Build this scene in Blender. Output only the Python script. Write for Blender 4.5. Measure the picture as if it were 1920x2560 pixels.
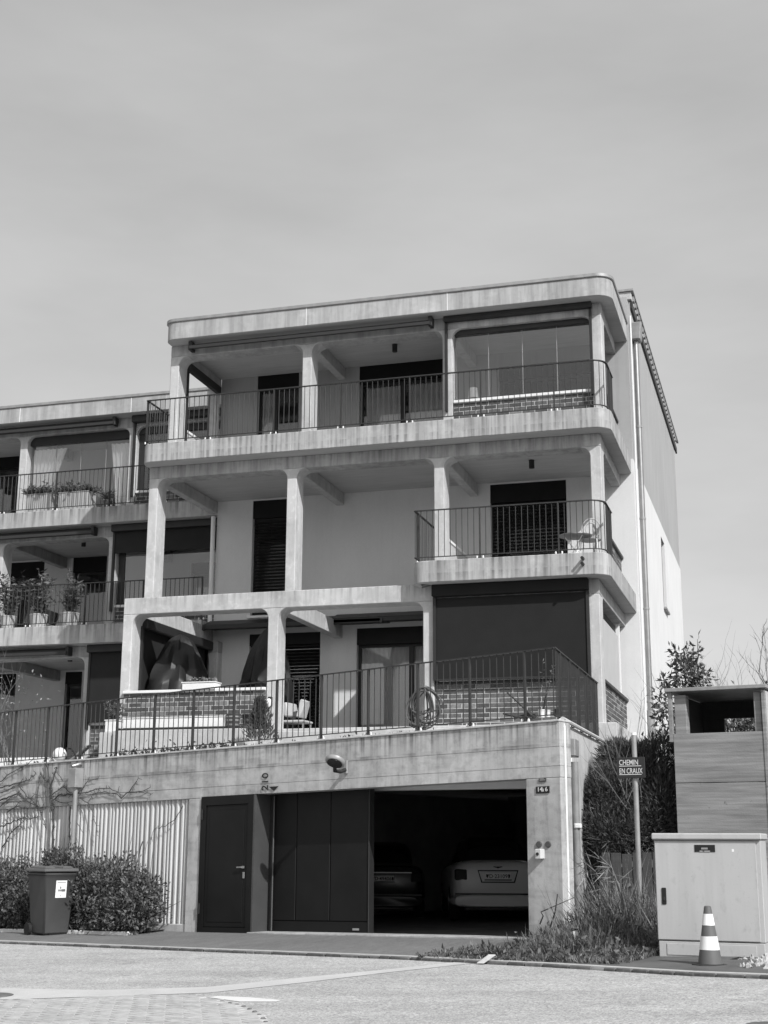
import bpy, bmesh, math, random
import numpy as np
from math import sin, cos, pi, radians, atan2, sqrt
from mathutils import Vector, Matrix, Quaternion
for o in list(bpy.data.objects): bpy.data.objects.remove(o)
sc = bpy.context.scene
COL = sc.collection
RND = random.Random(7)
NP = np.random.default_rng(11)

# ------------------------------------------------------------------ camera
F_PX, YAW, PITCH, ROLL = 3443.57, radians(16.3938), radians(13.6488), radians(0.2964)
EYE = Vector((0, 0, 1.35))
_fh = Vector((-sin(YAW), cos(YAW), 0)); _rh = Vector((cos(YAW), sin(YAW), 0)); _up = Vector((0, 0, 1))
CF = cos(PITCH)*_fh + sin(PITCH)*_up
_cu = -sin(PITCH)*_fh + cos(PITCH)*_up
CR = cos(ROLL)*_rh + sin(ROLL)*_cu
CU = -sin(ROLL)*_rh + cos(ROLL)*_cu
cam_d = bpy.data.cameras.new('camera'); cam = bpy.data.objects.new('camera', cam_d); COL.objects.link(cam)
cam.matrix_world = Matrix(((CR.x, CU.x, -CF.x, EYE.x), (CR.y, CU.y, -CF.y, EYE.y), (CR.z, CU.z, -CF.z, EYE.z), (0, 0, 0, 1)))
cam_d.sensor_fit = 'VERTICAL'; cam_d.sensor_height = 36.0; cam_d.lens = F_PX/2560*36
cam_d.clip_end = 3000; cam_d.clip_start = 0.1
sc.camera = cam

# ------------------------------------------------------------------ light
SUN_AZ = radians(-40)      # direction towards the sun, measured from +X
SUN_EL = radians(39)
sun_dir = Vector((cos(SUN_AZ)*cos(SUN_EL), sin(SUN_AZ)*cos(SUN_EL), sin(SUN_EL)))
sd = bpy.data.lights.new('sun', 'SUN'); sd.energy = 2.6; sd.angle = radians(0.6); sd.color = (1, 1, 1)
so = bpy.data.objects.new('sun', sd); COL.objects.link(so)
so.rotation_euler = sun_dir.to_track_quat('Z', 'Y').to_euler(); so.location = (20, -20, 40)
w = bpy.data.worlds.new('World'); sc.world = w; w.use_nodes = True
nt = w.node_tree; nt.nodes.clear()
def N(t, typ, **kw):
    n = t.nodes.new(typ)
    for k, v in kw.items(): setattr(n, k, v)
    return n
sky = N(nt, 'ShaderNodeTexSky', sky_type='NISHITA'); sky.sun_disc = False
sky.sun_elevation = SUN_EL; sky.sun_rotation = pi/2 - SUN_AZ
sky.air_density = 1.0; sky.dust_density = 2.2; sky.ozone_density = 1.0
bw = N(nt, 'ShaderNodeRGBToBW')
tc = N(nt, 'ShaderNodeTexCoord'); mp = N(nt, 'ShaderNodeMapping'); mp.inputs['Scale'].default_value = (1.3, 1.3, 4.2)
mp.inputs['Rotation'].default_value = (0.2, 0.75, 0.3)
nz = N(nt, 'ShaderNodeTexNoise'); nz.inputs['Scale'].default_value = 2.1; nz.inputs['Detail'].default_value = 5; nz.inputs['Roughness'].default_value = 0.55
mr = N(nt, 'ShaderNodeMapRange'); mr.inputs[1].default_value = 0.3; mr.inputs[2].default_value = 0.75; mr.inputs[3].default_value = 0.89; mr.inputs[4].default_value = 1.12
mul = N(nt, 'ShaderNodeMath', operation='MULTIPLY')
bg = N(nt, 'ShaderNodeBackground'); bg.inputs['Strength'].default_value = 0.15
wo = N(nt, 'ShaderNodeOutputWorld')
nt.links.new(sky.outputs[0], bw.inputs[0]); nt.links.new(tc.outputs['Generated'], mp.inputs[0]); nt.links.new(mp.outputs[0], nz.inputs['Vector'])
nt.links.new(nz.outputs[0], mr.inputs[0]); veil = N(nt, 'ShaderNodeMath', operation='MULTIPLY_ADD'); veil.inputs[1].default_value = 0.34; veil.inputs[2].default_value = 1.40   # thin high cloud evens out the sky
nt.links.new(bw.outputs[0], veil.inputs[0]); nt.links.new(veil.outputs[0], mul.inputs[0]); nt.links.new(mr.outputs[0], mul.inputs[1])
nt.links.new(mul.outputs[0], bg.inputs[0]); nt.links.new(bg.outputs[0], wo.inputs[0])
sc.view_settings.view_transform = 'Standard'; sc.view_settings.look = 'None'
sc.view_settings.gamma = 1; sc.view_settings.exposure = 0.78; sc.view_settings.use_curve_mapping = False
sc.cycles.max_bounces = 8; sc.cycles.transparent_max_bounces = 16; sc.cycles.use_denoising = True

# ------------------------------------------------------------------ places: points on real planes of the site
def ray(x, y): return CF + CR*((x-960)/F_PX) - CU*((y-1280)/F_PX)
def on(x, y, n, c):
    d = ray(x, y); t = (c - n.dot(EYE))/n.dot(d); return EYE + d*t
def onY(x, y, c): return on(x, y, Vector((0, 1, 0)), c)
def onX(x, y, c): return on(x, y, Vector((1, 0, 0)), c)
def onZ(x, y, c): return on(x, y, Vector((0, 0, 1)), c)
P0 = onZ(494, 2334, 0.0)                    # foot of the garage side door
GD = Vector((0.939, -0.345, 0)).normalized()  # along the garage front, to the right
GN = Vector((GD.y, -GD.x, 0))                 # outward, towards the street
GS = 0.0238                                   # the street and garage climb to the right
def gp(s, t, z): return Vector((P0.x, P0.y, 0)) + GD*s + GN*t + Vector((0, 0, z + GS*s))
def st(p): q = Vector((p.x-P0.x, p.y-P0.y, 0)); return q.dot(GD), q.dot(GN)
def onG(x, y, off=0.0):                       # -> s, z' on the garage front plane
    p = on(x, y, GN, GN.dot(P0)+off); s, t = st(p); return s, p.z - GS*s
def gz(x, y):
    s, t = st(Vector((x, y, 0)))
    return 0.0228*max(-30, min(40, s)) - 0.033*max(-1.5, min(26, t))
def onR(x, y):                                # on the street surface
    d = ray(x, y); lo, hi = 3.0, 80.0
    for _ in range(50):
        m = (lo+hi)/2; p = EYE + d*m
        if p.z > gz(p.x, p.y): lo = m
        else: hi = m
    p = EYE + d*lo; return Vector((p.x, p.y, gz(p.x, p.y)))

# ------------------------------------------------------------------ materials (the photograph is black and white)
MATS = {}
def newmat(name):
    m = bpy.data.materials.new(name); m.use_nodes = True; MATS[name] = m
    t = m.node_tree; return m, t, t.nodes['Principled BSDF']
def g3(v): return (v, v, v, 1)
def plain(name, v, rough=0.6, metal=0.0, var=0.12, scale=6.0, bump=0.0, spec=0.4):
    m, t, b = newmat(name)
    b.inputs['Roughness'].default_value = rough; b.inputs['Metallic'].default_value = metal
    b.inputs['Specular IOR Level'].default_value = spec
    geo = N(t, 'ShaderNodeNewGeometry'); n = N(t, 'ShaderNodeTexNoise'); n.inputs['Scale'].default_value = scale; n.inputs['Detail'].default_value = 6
    r = N(t, 'ShaderNodeMapRange'); r.inputs[1].default_value = .25; r.inputs[2].default_value = .75
    r.inputs[3].default_value = v*(1-var); r.inputs[4].default_value = v*(1+var)
    t.links.new(geo.outputs['Position'], n.inputs['Vector']); t.links.new(n.outputs[0], r.inputs[0]); t.links.new(r.outputs[0], b.inputs['Base Color'])
    if bump:
        n2 = N(t, 'ShaderNodeTexNoise'); n2.inputs['Scale'].default_value = scale*12; n2.inputs['Detail'].default_value = 4
        bp = N(t, 'ShaderNodeBump'); bp.inputs['Strength'].default_value = bump; bp.inputs['Distance'].default_value = .01
        t.links.new(geo.outputs['Position'], n2.inputs['Vector']); t.links.new(n2.outputs[0], bp.inputs['Height']); t.links.new(bp.outputs[0], b.inputs['Normal'])
    return m
def layered(name, v, layers, rough=.85, bump=.25, bscale=60, spec=.25, fine=0.05):
    """base value multiplied by several noise layers: (scale xyz, lo, hi, factor at lo, factor at hi)"""
    m, t, b = newmat(name); b.inputs['Roughness'].default_value = rough; b.inputs['Specular IOR Level'].default_value = spec
    geo = N(t, 'ShaderNodeNewGeometry'); cur = None
    for i, (sxyz, lo, hi, flo, fhi) in enumerate(layers):
        mpn = N(t, 'ShaderNodeMapping'); mpn.inputs['Scale'].default_value = sxyz; mpn.inputs['Location'].default_value = (i*3.1, i*7.7, i*1.3)
        n = N(t, 'ShaderNodeTexNoise'); n.inputs['Scale'].default_value = 1; n.inputs['Detail'].default_value = 7; n.inputs['Roughness'].default_value = .6
        r = N(t, 'ShaderNodeMapRange'); r.inputs[1].default_value = lo; r.inputs[2].default_value = hi; r.inputs[3].default_value = flo; r.inputs[4].default_value = fhi
        t.links.new(geo.outputs['Position'], mpn.inputs[0]); t.links.new(mpn.outputs[0], n.inputs['Vector']); t.links.new(n.outputs[0], r.inputs[0])
        if cur is None: cur = r.outputs[0]
        else:
            q = N(t, 'ShaderNodeMath', operation='MULTIPLY'); t.links.new(cur, q.inputs[0]); t.links.new(r.outputs[0], q.inputs[1]); cur = q.outputs[0]
    q = N(t, 'ShaderNodeMath', operation='MULTIPLY'); q.inputs[1].default_value = v; t.links.new(cur, q.inputs[0]); t.links.new(q.outputs[0], b.inputs['Base Color'])
    n2 = N(t, 'ShaderNodeTexNoise'); n2.inputs['Scale'].default_value = bscale; n2.inputs['Detail'].default_value = 5
    bp = N(t, 'ShaderNodeBump'); bp.inputs['Strength'].default_value = bump; bp.inputs['Distance'].default_value = .01
    t.links.new(geo.outputs['Position'], n2.inputs['Vector']); t.links.new(n2.outputs[0], bp.inputs['Height']); t.links.new(bp.outputs[0], b.inputs['Normal'])
    return m
def runs(m, tops, length, amount, slope=None, sc_=(13, 13, .35)):
    """dark water runs that start at the weathered top edges (heights in tops) and fade out downwards"""
    t = m.node_tree; b = t.nodes['Principled BSDF']; src = b.inputs['Base Color'].links[0].from_socket
    geo = N(t, 'ShaderNodeNewGeometry'); sep = N(t, 'ShaderNodeSeparateXYZ'); t.links.new(geo.outputs['Position'], sep.inputs[0]); z = sep.outputs[2]
    if slope:
        dt = N(t, 'ShaderNodeVectorMath', operation='DOT_PRODUCT'); dt.inputs[1].default_value = slope[0]; t.links.new(geo.outputs['Position'], dt.inputs[0])
        q = N(t, 'ShaderNodeMath', operation='MULTIPLY_ADD'); q.inputs[1].default_value = -slope[1]; t.links.new(dt.outputs['Value'], q.inputs[0]); t.links.new(z, q.inputs[2]); z = q.outputs[0]
    acc = None
    for zt in tops:
        up = N(t, 'ShaderNodeMapRange'); up.inputs[1].default_value = zt-length; up.inputs[2].default_value = zt; up.inputs[3].default_value = 0; up.inputs[4].default_value = 1; t.links.new(z, up.inputs[0])
        lt_ = N(t, 'ShaderNodeMath', operation='LESS_THAN'); lt_.inputs[1].default_value = zt+.02; t.links.new(z, lt_.inputs[0])
        mu = N(t, 'ShaderNodeMath', operation='MULTIPLY'); t.links.new(up.outputs[0], mu.inputs[0]); t.links.new(lt_.outputs[0], mu.inputs[1])
        if acc is None: acc = mu.outputs[0]
        else:
            mxn = N(t, 'ShaderNodeMath', operation='MAXIMUM'); t.links.new(acc, mxn.inputs[0]); t.links.new(mu.outputs[0], mxn.inputs[1]); acc = mxn.outputs[0]
    mpn = N(t, 'ShaderNodeMapping'); mpn.inputs['Scale'].default_value = sc_; n = N(t, 'ShaderNodeTexNoise'); n.inputs['Scale'].default_value = 1; n.inputs['Detail'].default_value = 6
    t.links.new(geo.outputs['Position'], mpn.inputs[0]); t.links.new(mpn.outputs[0], n.inputs['Vector'])
    r = N(t, 'ShaderNodeMapRange'); r.inputs[1].default_value = .46; r.inputs[2].default_value = .66; r.inputs[3].default_value = 0; r.inputs[4].default_value = amount; t.links.new(n.outputs[0], r.inputs[0])
    a = N(t, 'ShaderNodeMath', operation='MULTIPLY'); t.links.new(acc, a.inputs[0]); t.links.new(r.outputs[0], a.inputs[1])
    c = N(t, 'ShaderNodeMath', operation='SUBTRACT'); c.inputs[0].default_value = 1; t.links.new(a.outputs[0], c.inputs[1])
    d = N(t, 'ShaderNodeMath', operation='MULTIPLY'); t.links.new(src, d.inputs[0]); t.links.new(c.outputs[0], d.inputs[1]); t.links.new(d.outputs[0], b.inputs['Base Color'])
    return m
# fair-faced concrete: cloudy, with narrow vertical run marks
CONC = layered('concrete', .38, [((.9, .9, .9), .3, .7, .88, 1.08), ((6, 6, .45), .42, .60, 1.09, .83), ((15, 15, 1.0), .52, .68, 1.0, .82), ((11, 11, 11), .52, .66, 1.0, .92), ((2.5, 2.5, 4), .54, .66, 1.0, 1.14), ((26, 26, 26), .62, .74, 1.0, .84)])
CONCL = layered('concrete_light', .47, [((.9, .9, .9), .3, .7, .88, 1.10), ((6, 6, .8), .44, .62, 1.03, .88), ((4, 4, 4), .53, .64, 1.0, .89), ((9, 9, 9), .54, .66, 1.0, 1.14), ((24, 24, 24), .60, .74, 1.0, .80)])
CONCW = layered('concrete_wall', .43, [((.7, .7, .9), .3, .7, .80, 1.14), ((5, 5, .55), .44, .62, 1.06, .84), ((1.0, 1.0, 6.0), .52, .64, 1.0, .82), ((12, 12, 1.0), .54, .70, 1.0, .84), ((9, 9, 9), .5, .66, 1.03, .86), ((4, 4, 4), .54, .66, 1.0, .82), ((30, 30, 30), .61, .74, 1.0, .74)])
CEIL = layered('concrete_soffit', .46, [((.6, 5, 1), .35, .7, .93, 1.06), ((1.5, 22, 2), .45, .62, 1.03, .93), ((1.2, 1.2, 1), .3, .7, .95, 1.05)])
runs(CONC, (9.237, 6.336, 8.987, 6.086), .42, .55); runs(CONCL, (5.99, 12.13, 11.88), .30, .40)
runs(CONCW, (2.86-GS*(P0.x*GD.x+P0.y*GD.y),), .42, .75, slope=((GD.x, GD.y, 0), GS)); runs(CONCW, (2.545-GS*(P0.x*GD.x+P0.y*GD.y),), .10, .45, slope=((GD.x, GD.y, 0), GS), sc_=(3, 3, 3))
WHITE = layered('white_render', .65, [((1.2, 1.2, .8), .3, .7, .94, 1.04), ((7, 7, .35), .5, .68, 1.0, .975), ((40, 40, 40), .3, .7, .97, 1.03)], bump=.35, bscale=140)
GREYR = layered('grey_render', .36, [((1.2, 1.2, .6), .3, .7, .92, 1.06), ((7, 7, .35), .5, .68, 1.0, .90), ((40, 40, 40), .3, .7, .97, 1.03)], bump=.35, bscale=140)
STEEL = plain('railing_paint', .032, .5, 0, .2, 9)
DARKM = plain('dark_metal', .022, .5, 0, .2, 5)
DARKD = plain('anthracite_door', .009, .5, 0, .25, 2.5, spec=.22)
FABRIC = plain('screen_fabric', .019, .9, 0, .10, 3, .15, spec=.15)
FABRICK = plain('black_fabric', .013, .8, 0, .2, 3, .15)
TARP = plain('tarpaulin', .013, .5, 0, .25, 3)
BRICKM = [plain('brick_dark', .07, .85, 0, .3, 22, .4), plain('brick_mid', .11, .85, 0, .3, 22, .4), plain('brick_grey', .19, .85, 0, .3, 22, .4)]
MORTAR = plain('mortar', .43, .9, 0, .15, 15, .3)
SILLW = plain('white_sill', .72, .7, 0, .06, 4)
WPAINT = plain('white_paint', .74, .5, 0, .05, 3)
CURT = plain('curtain_cloth', .80, .9, 0, .05, 5)
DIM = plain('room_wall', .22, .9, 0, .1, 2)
ZINC = plain('zinc', .33, .38, .85, .15, 5)
ZINCD = plain('zinc_dull', .30, .5, .3, .2, 6)
PLANTER = layered('planter_concrete', .40, [((6, 6, .8), .35, .7, 1.1, .72), ((30, 30, 30), .4, .7, 1, .9)])
def glassmat(name, tint, refl):
    m = bpy.data.materials.new(name); m.use_nodes = True; t = m.node_tree; t.nodes.clear()
    tr = N(t, 'ShaderNodeBsdfTransparent'); tr.inputs[0].default_value = g3(tint)
    gl = N(t, 'ShaderNodeBsdfGlossy'); gl.inputs['Roughness'].default_value = .015; gl.inputs[0].default_value = g3(.9)
    fr = N(t, 'ShaderNodeFresnel'); fr.inputs[0].default_value = 1.5
    ad = N(t, 'ShaderNodeMath', operation='MULTIPLY_ADD'); ad.inputs[1].default_value = .75; ad.inputs[2].default_value = refl; ad.use_clamp = True
    mx = N(t, 'ShaderNodeMixShader'); o = N(t, 'ShaderNodeOutputMaterial')
    t.links.new(fr.outputs[0], ad.inputs[0]); t.links.new(ad.outputs[0], mx.inputs[0]); t.links.new(tr.outputs[0], mx.inputs[1]); t.links.new(gl.outputs[0], mx.inputs[2]); t.links.new(mx.outputs[0], o.inputs[0])
    return m
GLASS = glassmat('window_glass', .85, .06)
GLASSL = glassmat('clear_glass', .97, .045)

# ------------------------------------------------------------------ mesh helpers
class MB:
    def __init__(s): s.v = []; s.f = []
    def poly(s, pts, faces):
        b = len(s.v); s.v += [tuple(p) for p in pts]; s.f += [tuple(i+b for i in f) for f in faces]; return s
    def box(s, x0, x1, y0, y1, z0, z1):
        return s.hexa([(x0,y0,z0),(x1,y0,z0),(x1,y1,z0),(x0,y1,z0),(x0,y0,z1),(x1,y0,z1),(x1,y1,z1),(x0,y1,z1)])
    def hexa(s, p):
        return s.poly(p, [(0,3,2,1),(4,5,6,7),(0,1,5,4),(1,2,6,5),(2,3,7,6),(3,0,4,7)])
    def gbox(s, s0, s1, t0, t1, z0, z1):        # box in the garage frame
        return s.hexa([gp(s0,t1,z0),gp(s1,t1,z0),gp(s1,t0,z0),gp(s0,t0,z0),gp(s0,t1,z1),gp(s1,t1,z1),gp(s1,t0,z1),gp(s0,t0,z1)])
    def prism(s, prof, vec):                     # closed polygon of points extruded along vec
        n = len(prof); vec = Vector(vec); a = [Vector(p) for p in prof]; b = [p+vec for p in a]
        nrm = Vector((0,0,0))
        for i in range(n): nrm += a[i].cross(a[(i+1) % n])
        flip = nrm.dot(vec) > 0
        fs = [tuple(range(n)), tuple(range(2*n-1, n-1, -1))] + [(i, n+i, n+(i+1) % n, (i+1) % n) for i in range(n)]
        if flip: fs = [tuple(reversed(f)) for f in fs]
        return s.poly(a+b, fs)
    def tube(s, pts, r, n=8, cap=True):
        pts = [Vector(p) for p in pts]; rs = r if isinstance(r, (list, tuple)) else [r]*len(pts)
        b = len(s.v); prev = None
        for i, p in enumerate(pts):
            d = (pts[min(i+1, len(pts)-1)]-pts[max(i-1, 0)])
            if d.length < 1e-9: d = Vector((0, 0, 1))
            d.normalize()
            if prev is None:
                u = d.orthogonal().normalized()
            else:
                u = prev - d*prev.dot(d)
                u = u.normalized() if u.length > 1e-6 else d.orthogonal().normalized()
            prev = u; v = d.cross(u)
            for k in range(n):
                a = 2*pi*k/n; q = p + (u*cos(a)+v*sin(a))*rs[i]; s.v.append(tuple(q))
        for i in range(len(pts)-1):
            for k in range(n):
                k2 = (k+1) % n; s.f.append((b+i*n+k, b+i*n+k2, b+(i+1)*n+k2, b+(i+1)*n+k))
        if cap:
            s.f.append(tuple(b+k for k in range(n-1, -1, -1))); e = b+(len(pts)-1)*n; s.f.append(tuple(e+k for k in range(n)))
        return s
    def lathe(s, prof, c=(0,0,0), n=24, sx=1, sy=1):   # prof: (r,z)
        b = len(s.v); c = Vector(c)
        for r, z in prof:
            for k in range(n): a = 2*pi*k/n; s.v.append((c.x+r*cos(a)*sx, c.y+r*sin(a)*sy, c.z+z))
        for i in range(len(prof)-1):
            for k in range(n):
                k2 = (k+1) % n; s.f.append((b+i*n+k, b+i*n+k2, b+(i+1)*n+k2, b+(i+1)*n+k))
        s.f.append(tuple(b+k for k in range(n-1, -1, -1))); e = b+(len(prof)-1)*n; s.f.append(tuple(e+k for k in range(n)))
        return s
    def mesh(s, name, bevel=0, smooth=False):
        me = bpy.data.meshes.new(name); me.from_pydata(s.v, [], s.f)
        if bevel:
            bm = bmesh.new(); bm.from_mesh(me)
            bmesh.ops.remove_doubles(bm, verts=bm.verts, dist=1e-5)
            ed = [e for e in bm.edges if len(e.link_faces) == 2 and e.calc_face_angle(0) > .6]
            bmesh.ops.bevel(bm, geom=ed, offset=bevel, segments=1, affect='EDGES', profile=.5)
            bm.to_mesh(me); bm.free()
        if smooth:
            me.polygons.foreach_set('use_smooth', [True]*len(me.polygons))
            try: me.set_sharp_from_angle(angle=radians(40))
            except Exception: pass
        me.update(); return me
def place(name, me, mat, parent=None, loc=None):
    o = bpy.data.objects.new(name, me); COL.objects.link(o)
    if mat is not None and not me.materials: me.materials.append(mat)
    if parent is not None:
        o.parent = parent
        if parent.type == 'EMPTY': o.matrix_parent_inverse = Matrix.Translation(-parent.location)
    if loc is not None: o.location = loc
    return o
def put(name, mb, mat, parent=None, bevel=0, smooth=False):
    return place(name, mb.mesh(name, bevel, smooth), mat, parent)
def tag(o, label, cat, group=None):
    o['label'] = label; o['category'] = cat
    if group: o['group'] = group
    return o
def thing(name, loc, label, cat, group=None):
    o = bpy.data.objects.new(name, None); COL.objects.link(o); o.location = loc; o.empty_display_size = .2
    return tag(o, label, cat, group)
def structure(o): o['kind'] = 'structure'; return o
def stuff(o): o['kind'] = 'stuff'; return o
def text_mesh(body, size, extrude=.002, align='LEFT', bold=.008):
    c = bpy.data.curves.new('lettering', 'FONT'); c.body = body; c.size = size; c.extrude = extrude; c.align_x = align; c.offset = size*bold; c.resolution_u = 3
    o = bpy.data.objects.new('lettering', c); COL.objects.link(o)
    dg = bpy.context.evaluated_depsgraph_get(); dg.update()
    me = bpy.data.meshes.new_from_object(o.evaluated_get(dg)); me.name = 'lettering'
    bpy.data.objects.remove(o); me.materials.clear(); return me
def orient(o, origin, ux, uy):
    """put a flat mesh (local xy) at origin with axes ux, uy"""
    ux = Vector(ux).normalized(); uz = ux.cross(Vector(uy)).normalized(); uy = uz.cross(ux)
    M = Matrix(((ux.x, uy.x, uz.x, origin[0]), (ux.y, uy.y, uz.y, origin[1]), (ux.z, uy.z, uz.z, origin[2]), (0, 0, 0, 1)))
    for v in o.data.vertices: v.co = M @ v.co
    o.data.update(); return o
def arc(cx, cy, r, a0, a1, n=8): return [(cx+r*cos(a0+(a1-a0)*i/n), cy+r*sin(a0+(a1-a0)*i/n)) for i in range(n+1)]

def np_mesh(name, V, Fq, mat, parent=None):
    """V (n,3), Fq (m,k) equal-sided faces"""
    me = bpy.data.meshes.new(name); k = Fq.shape[1]
    me.vertices.add(len(V)); me.vertices.foreach_set('co', np.asarray(V, np.float32).ravel())
    me.loops.add(Fq.size); me.loops.foreach_set('vertex_index', Fq.astype(np.int32).ravel())
    me.polygons.add(len(Fq)); me.polygons.foreach_set('loop_start', np.arange(0, Fq.size, k, dtype=np.int32)); me.polygons.foreach_set('loop_total', np.full(len(Fq), k, np.int32))
    me.update(calc_edges=True); me.validate(); return place(name, me, mat, parent)
def leaf_cards(C, Dr, L, Wd, fold=.25, side=None):
    """diamond leaves at C along unit Dr, length L, width Wd"""
    n = len(C); S = NP.normal(size=(n, 3)) if side is None else side
    S -= (S*Dr).sum(1, keepdims=True)*Dr; S /= np.linalg.norm(S, axis=1, keepdims=True)+1e-9
    Nn = np.cross(Dr, S); L = L[:, None]; Wd = Wd[:, None]
    a = C; b = C+Dr*L*.45+S*Wd*.5+Nn*Wd*fold; c = C+Dr*L; d = C+Dr*L*.45-S*Wd*.5+Nn*Wd*fold
    V = np.stack([a, b, c, d], 1).reshape(-1, 3); i = np.arange(n)*4
    Fq = np.stack([np.stack([i, i+1, i+2], 1), np.stack([i, i+2, i+3], 1)], 1).reshape(-1, 3)
    return V, Fq
def unit(a): return a/(np.linalg.norm(a, axis=1, keepdims=True)+1e-9)
def leafmat(name, lo, hi, rough=.55, trans=.25):
    m, t, b = newmat(name); b.inputs['Roughness'].default_value = rough; b.inputs['Specular IOR Level'].default_value = .35
    geo = N(t, 'ShaderNodeNewGeometry'); r = N(t, 'ShaderNodeMapRange'); r.inputs[3].default_value = lo; r.inputs[4].default_value = hi
    t.links.new(geo.outputs['Random Per Island'], r.inputs[0]); t.links.new(r.outputs[0], b.inputs['Base Color'])
    tl = N(t, 'ShaderNodeBsdfTranslucent'); mx = N(t, 'ShaderNodeMixShader'); mx.inputs[0].default_value = trans
    t.links.new(r.outputs[0], tl.inputs[0]); t.links.new(b.outputs[0], mx.inputs[1]); t.links.new(tl.outputs[0], mx.inputs[2])
    t.links.new(mx.outputs[0], t.nodes['Material Output'].inputs[0]); return m
LEAF = leafmat('leaf', .045, .17); LEAFD = leafmat('leaf_dark', .04, .15); LEAFB = leafmat('bush_leaf', .04, .2); GRASS = leafmat('grass', .05, .2); DRY = leafmat('dry_grass', .14, .38); DRYD = leafmat('old_grass', .08, .26)
BARK = plain('bark', .10, .9, 0, .3, 20); TWIG = plain('twig', .16, .9, 0, .3, 20); VINEM = plain('vine_stem', .055, .9, 0, .3, 20)
# ------------------------------------------------------------------ building parts
def wall_cells(u0, u1, z0, z1, ops):
    us = sorted({u0, u1, *[a for o in ops for a in o[:2]]}); zs = sorted({z0, z1, *[a for o in ops for a in o[2:]]})
    us = [u for u in us if u0 <= u <= u1]; zs = [z for z in zs if z0 <= z <= z1]
    for i in range(len(us)-1):
        run = None
        for j in range(len(zs)-1):
            cu, cz = (us[i]+us[i+1])/2, (zs[j]+zs[j+1])/2
            hole = any(o[0] < cu < o[1] and o[2] < cz < o[3] for o in ops)
            if not hole:
                run = (run[0], zs[j+1]) if run else (zs[j], zs[j+1])
            if (hole or j == len(zs)-2) and run:
                yield us[i], us[i+1], run[0], run[1]; run = None
def wall_y(u0, u1, z0, z1, y0, y1, ops):
    m = MB()
    for a, b, c, d in wall_cells(u0, u1, z0, z1, ops): m.box(a, b, y0, y1, c, d)
    return m
def wall_x(u0, u1, z0, z1, x0, x1, ops):
    m = MB()
    for a, b, c, d in wall_cells(u0, u1, z0, z1, ops): m.box(x0, x1, a, b, c, d)
    return m
def column(house, x0, x1, y0, y1, z0, zb, fl=.19, fr=.19, mat=None):
    """slender concrete column whose head flares into the beam"""
    prof = [(x0, z0)]
    if fl: prof += [(x0-fl+fl*cos(a), zb-fl+fl*sin(a)) for a in [i*pi/2/8 for i in range(9)]]
    else: prof += [(x0, zb)]
    if fr: prof += [(x1+fr-fr*sin(a), zb-fr+fr*cos(a)) for a in [i*pi/2/8 for i in range(9)]]
    else: prof += [(x1, zb)]
    prof += [(x1, z0)]
    return put('column', MB().prism([(x, y0, z) for x, z in prof], (0, y1-y0, 0)), mat or CONCL, house, bevel=.012)
def slab(house, name, x0, x1, y0, y1, z0, z1, rl, rr, mat, bevel=.012):
    pts = [(x0, y1)]
    pts += arc(x0+rl, y0+rl, rl, pi, 1.5*pi) if rl else [(x0, y0)]
    pts += arc(x1-rr, y0+rr, rr, 1.5*pi, 2*pi) if rr else [(x1, y0)]
    pts += [(x1, y1)]
    o = put(name, MB().prism([(x, y, z0) for x, y in pts], (0, 0, z1-z0)), mat, house, bevel=bevel, smooth=True)
    o.data.materials.append(CEIL)                 # board-marked underside
    for p in o.data.polygons:
        if p.normal.z < -.9: p.material_index = 1
    return o
BRK = {}
def brick_mesh(L, k):
    key = (round(L, 3), k)
    if key not in BRK:
        me = MB().box(0, L, -.004, .03, 0, .073).mesh('brick', bevel=.003); me.materials.append(BRICKM[k]); BRK[key] = me
    return BRK[key]
def brick_parapet(house, org, ux, width, z0, z1, thick=.13, cap=True, capz=.06, capmat=None):
    """org = foot of the outer face at z0; ux = direction along the wall; outer normal = ux x z"""
    ux = Vector(ux); nrm = ux.cross(Vector((0, 0, 1)))
    o = Vector(org); a = o; b = o+ux*width; c = b-nrm*thick; d = a-nrm*thick
    wl = put('brick_parapet', MB().hexa([(p.x, p.y, z0) for p in (a, b, c, d)]+[(p.x, p.y, z1) for p in (a, b, c, d)]), MORTAR, house)
    pit, hh = .253, .085; rows = int((z1-z0+.03)/hh); off = RND.uniform(0, pit)
    rot = atan2(ux.y, ux.x)
    for r in range(rows):
        zz = z1-(r+1)*hh+.004
        off = off+pit*(.36 if r % 2 else -.36)+RND.uniform(-.006, .006)
        x = -((off) % pit)
        while x < width-.02:
            x0 = max(x, .004); x1 = min(x+pit-.015, width-.004)
            if x1-x0 > .03:
                k = RND.choices((0, 1, 2), (5, 4, 1.2))[0]
                ob = place('brick', brick_mesh(x1-x0, k), None, wl, o+ux*x0+nrm*RND.uniform(-.002, .003)+Vector((0, 0, zz-o.z)))
                ob.rotation_euler = (0, 0, rot)
            x += pit
    if cap:
        e = .05
        a2, b2, c2, d2 = a+nrm*e, b+nrm*e, c-nrm*.02, d-nrm*.02
        put('parapet_cap', MB().hexa([(p.x, p.y, z1+.002) for p in (a2, b2, c2, d2)]+[(p.x, p.y, z1+capz) for p in (a2, b2, c2, d2)]), capmat or SILLW, house, bevel=.006)
    return wl
BAL = {}
def bal_mesh(h, r, n=6):
    key = (round(h, 3), r)
    if key not in BAL:
        me = MB().tube([(0, 0, 0), (0, 0, h)], r, n).mesh('baluster'); me.materials.append(STEEL); BAL[key] = me
    return BAL[key]
def post_mesh(h):
    key = ('post', round(h, 3))
    if key not in BAL:
        m = MB().box(-.024, .024, -.011, .011, 0, h).box(-.06, .06, -.03, .03, 0, .012)
        me = m.mesh('post'); me.materials.append(STEEL); BAL[key] = me
    return BAL[key]
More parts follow.
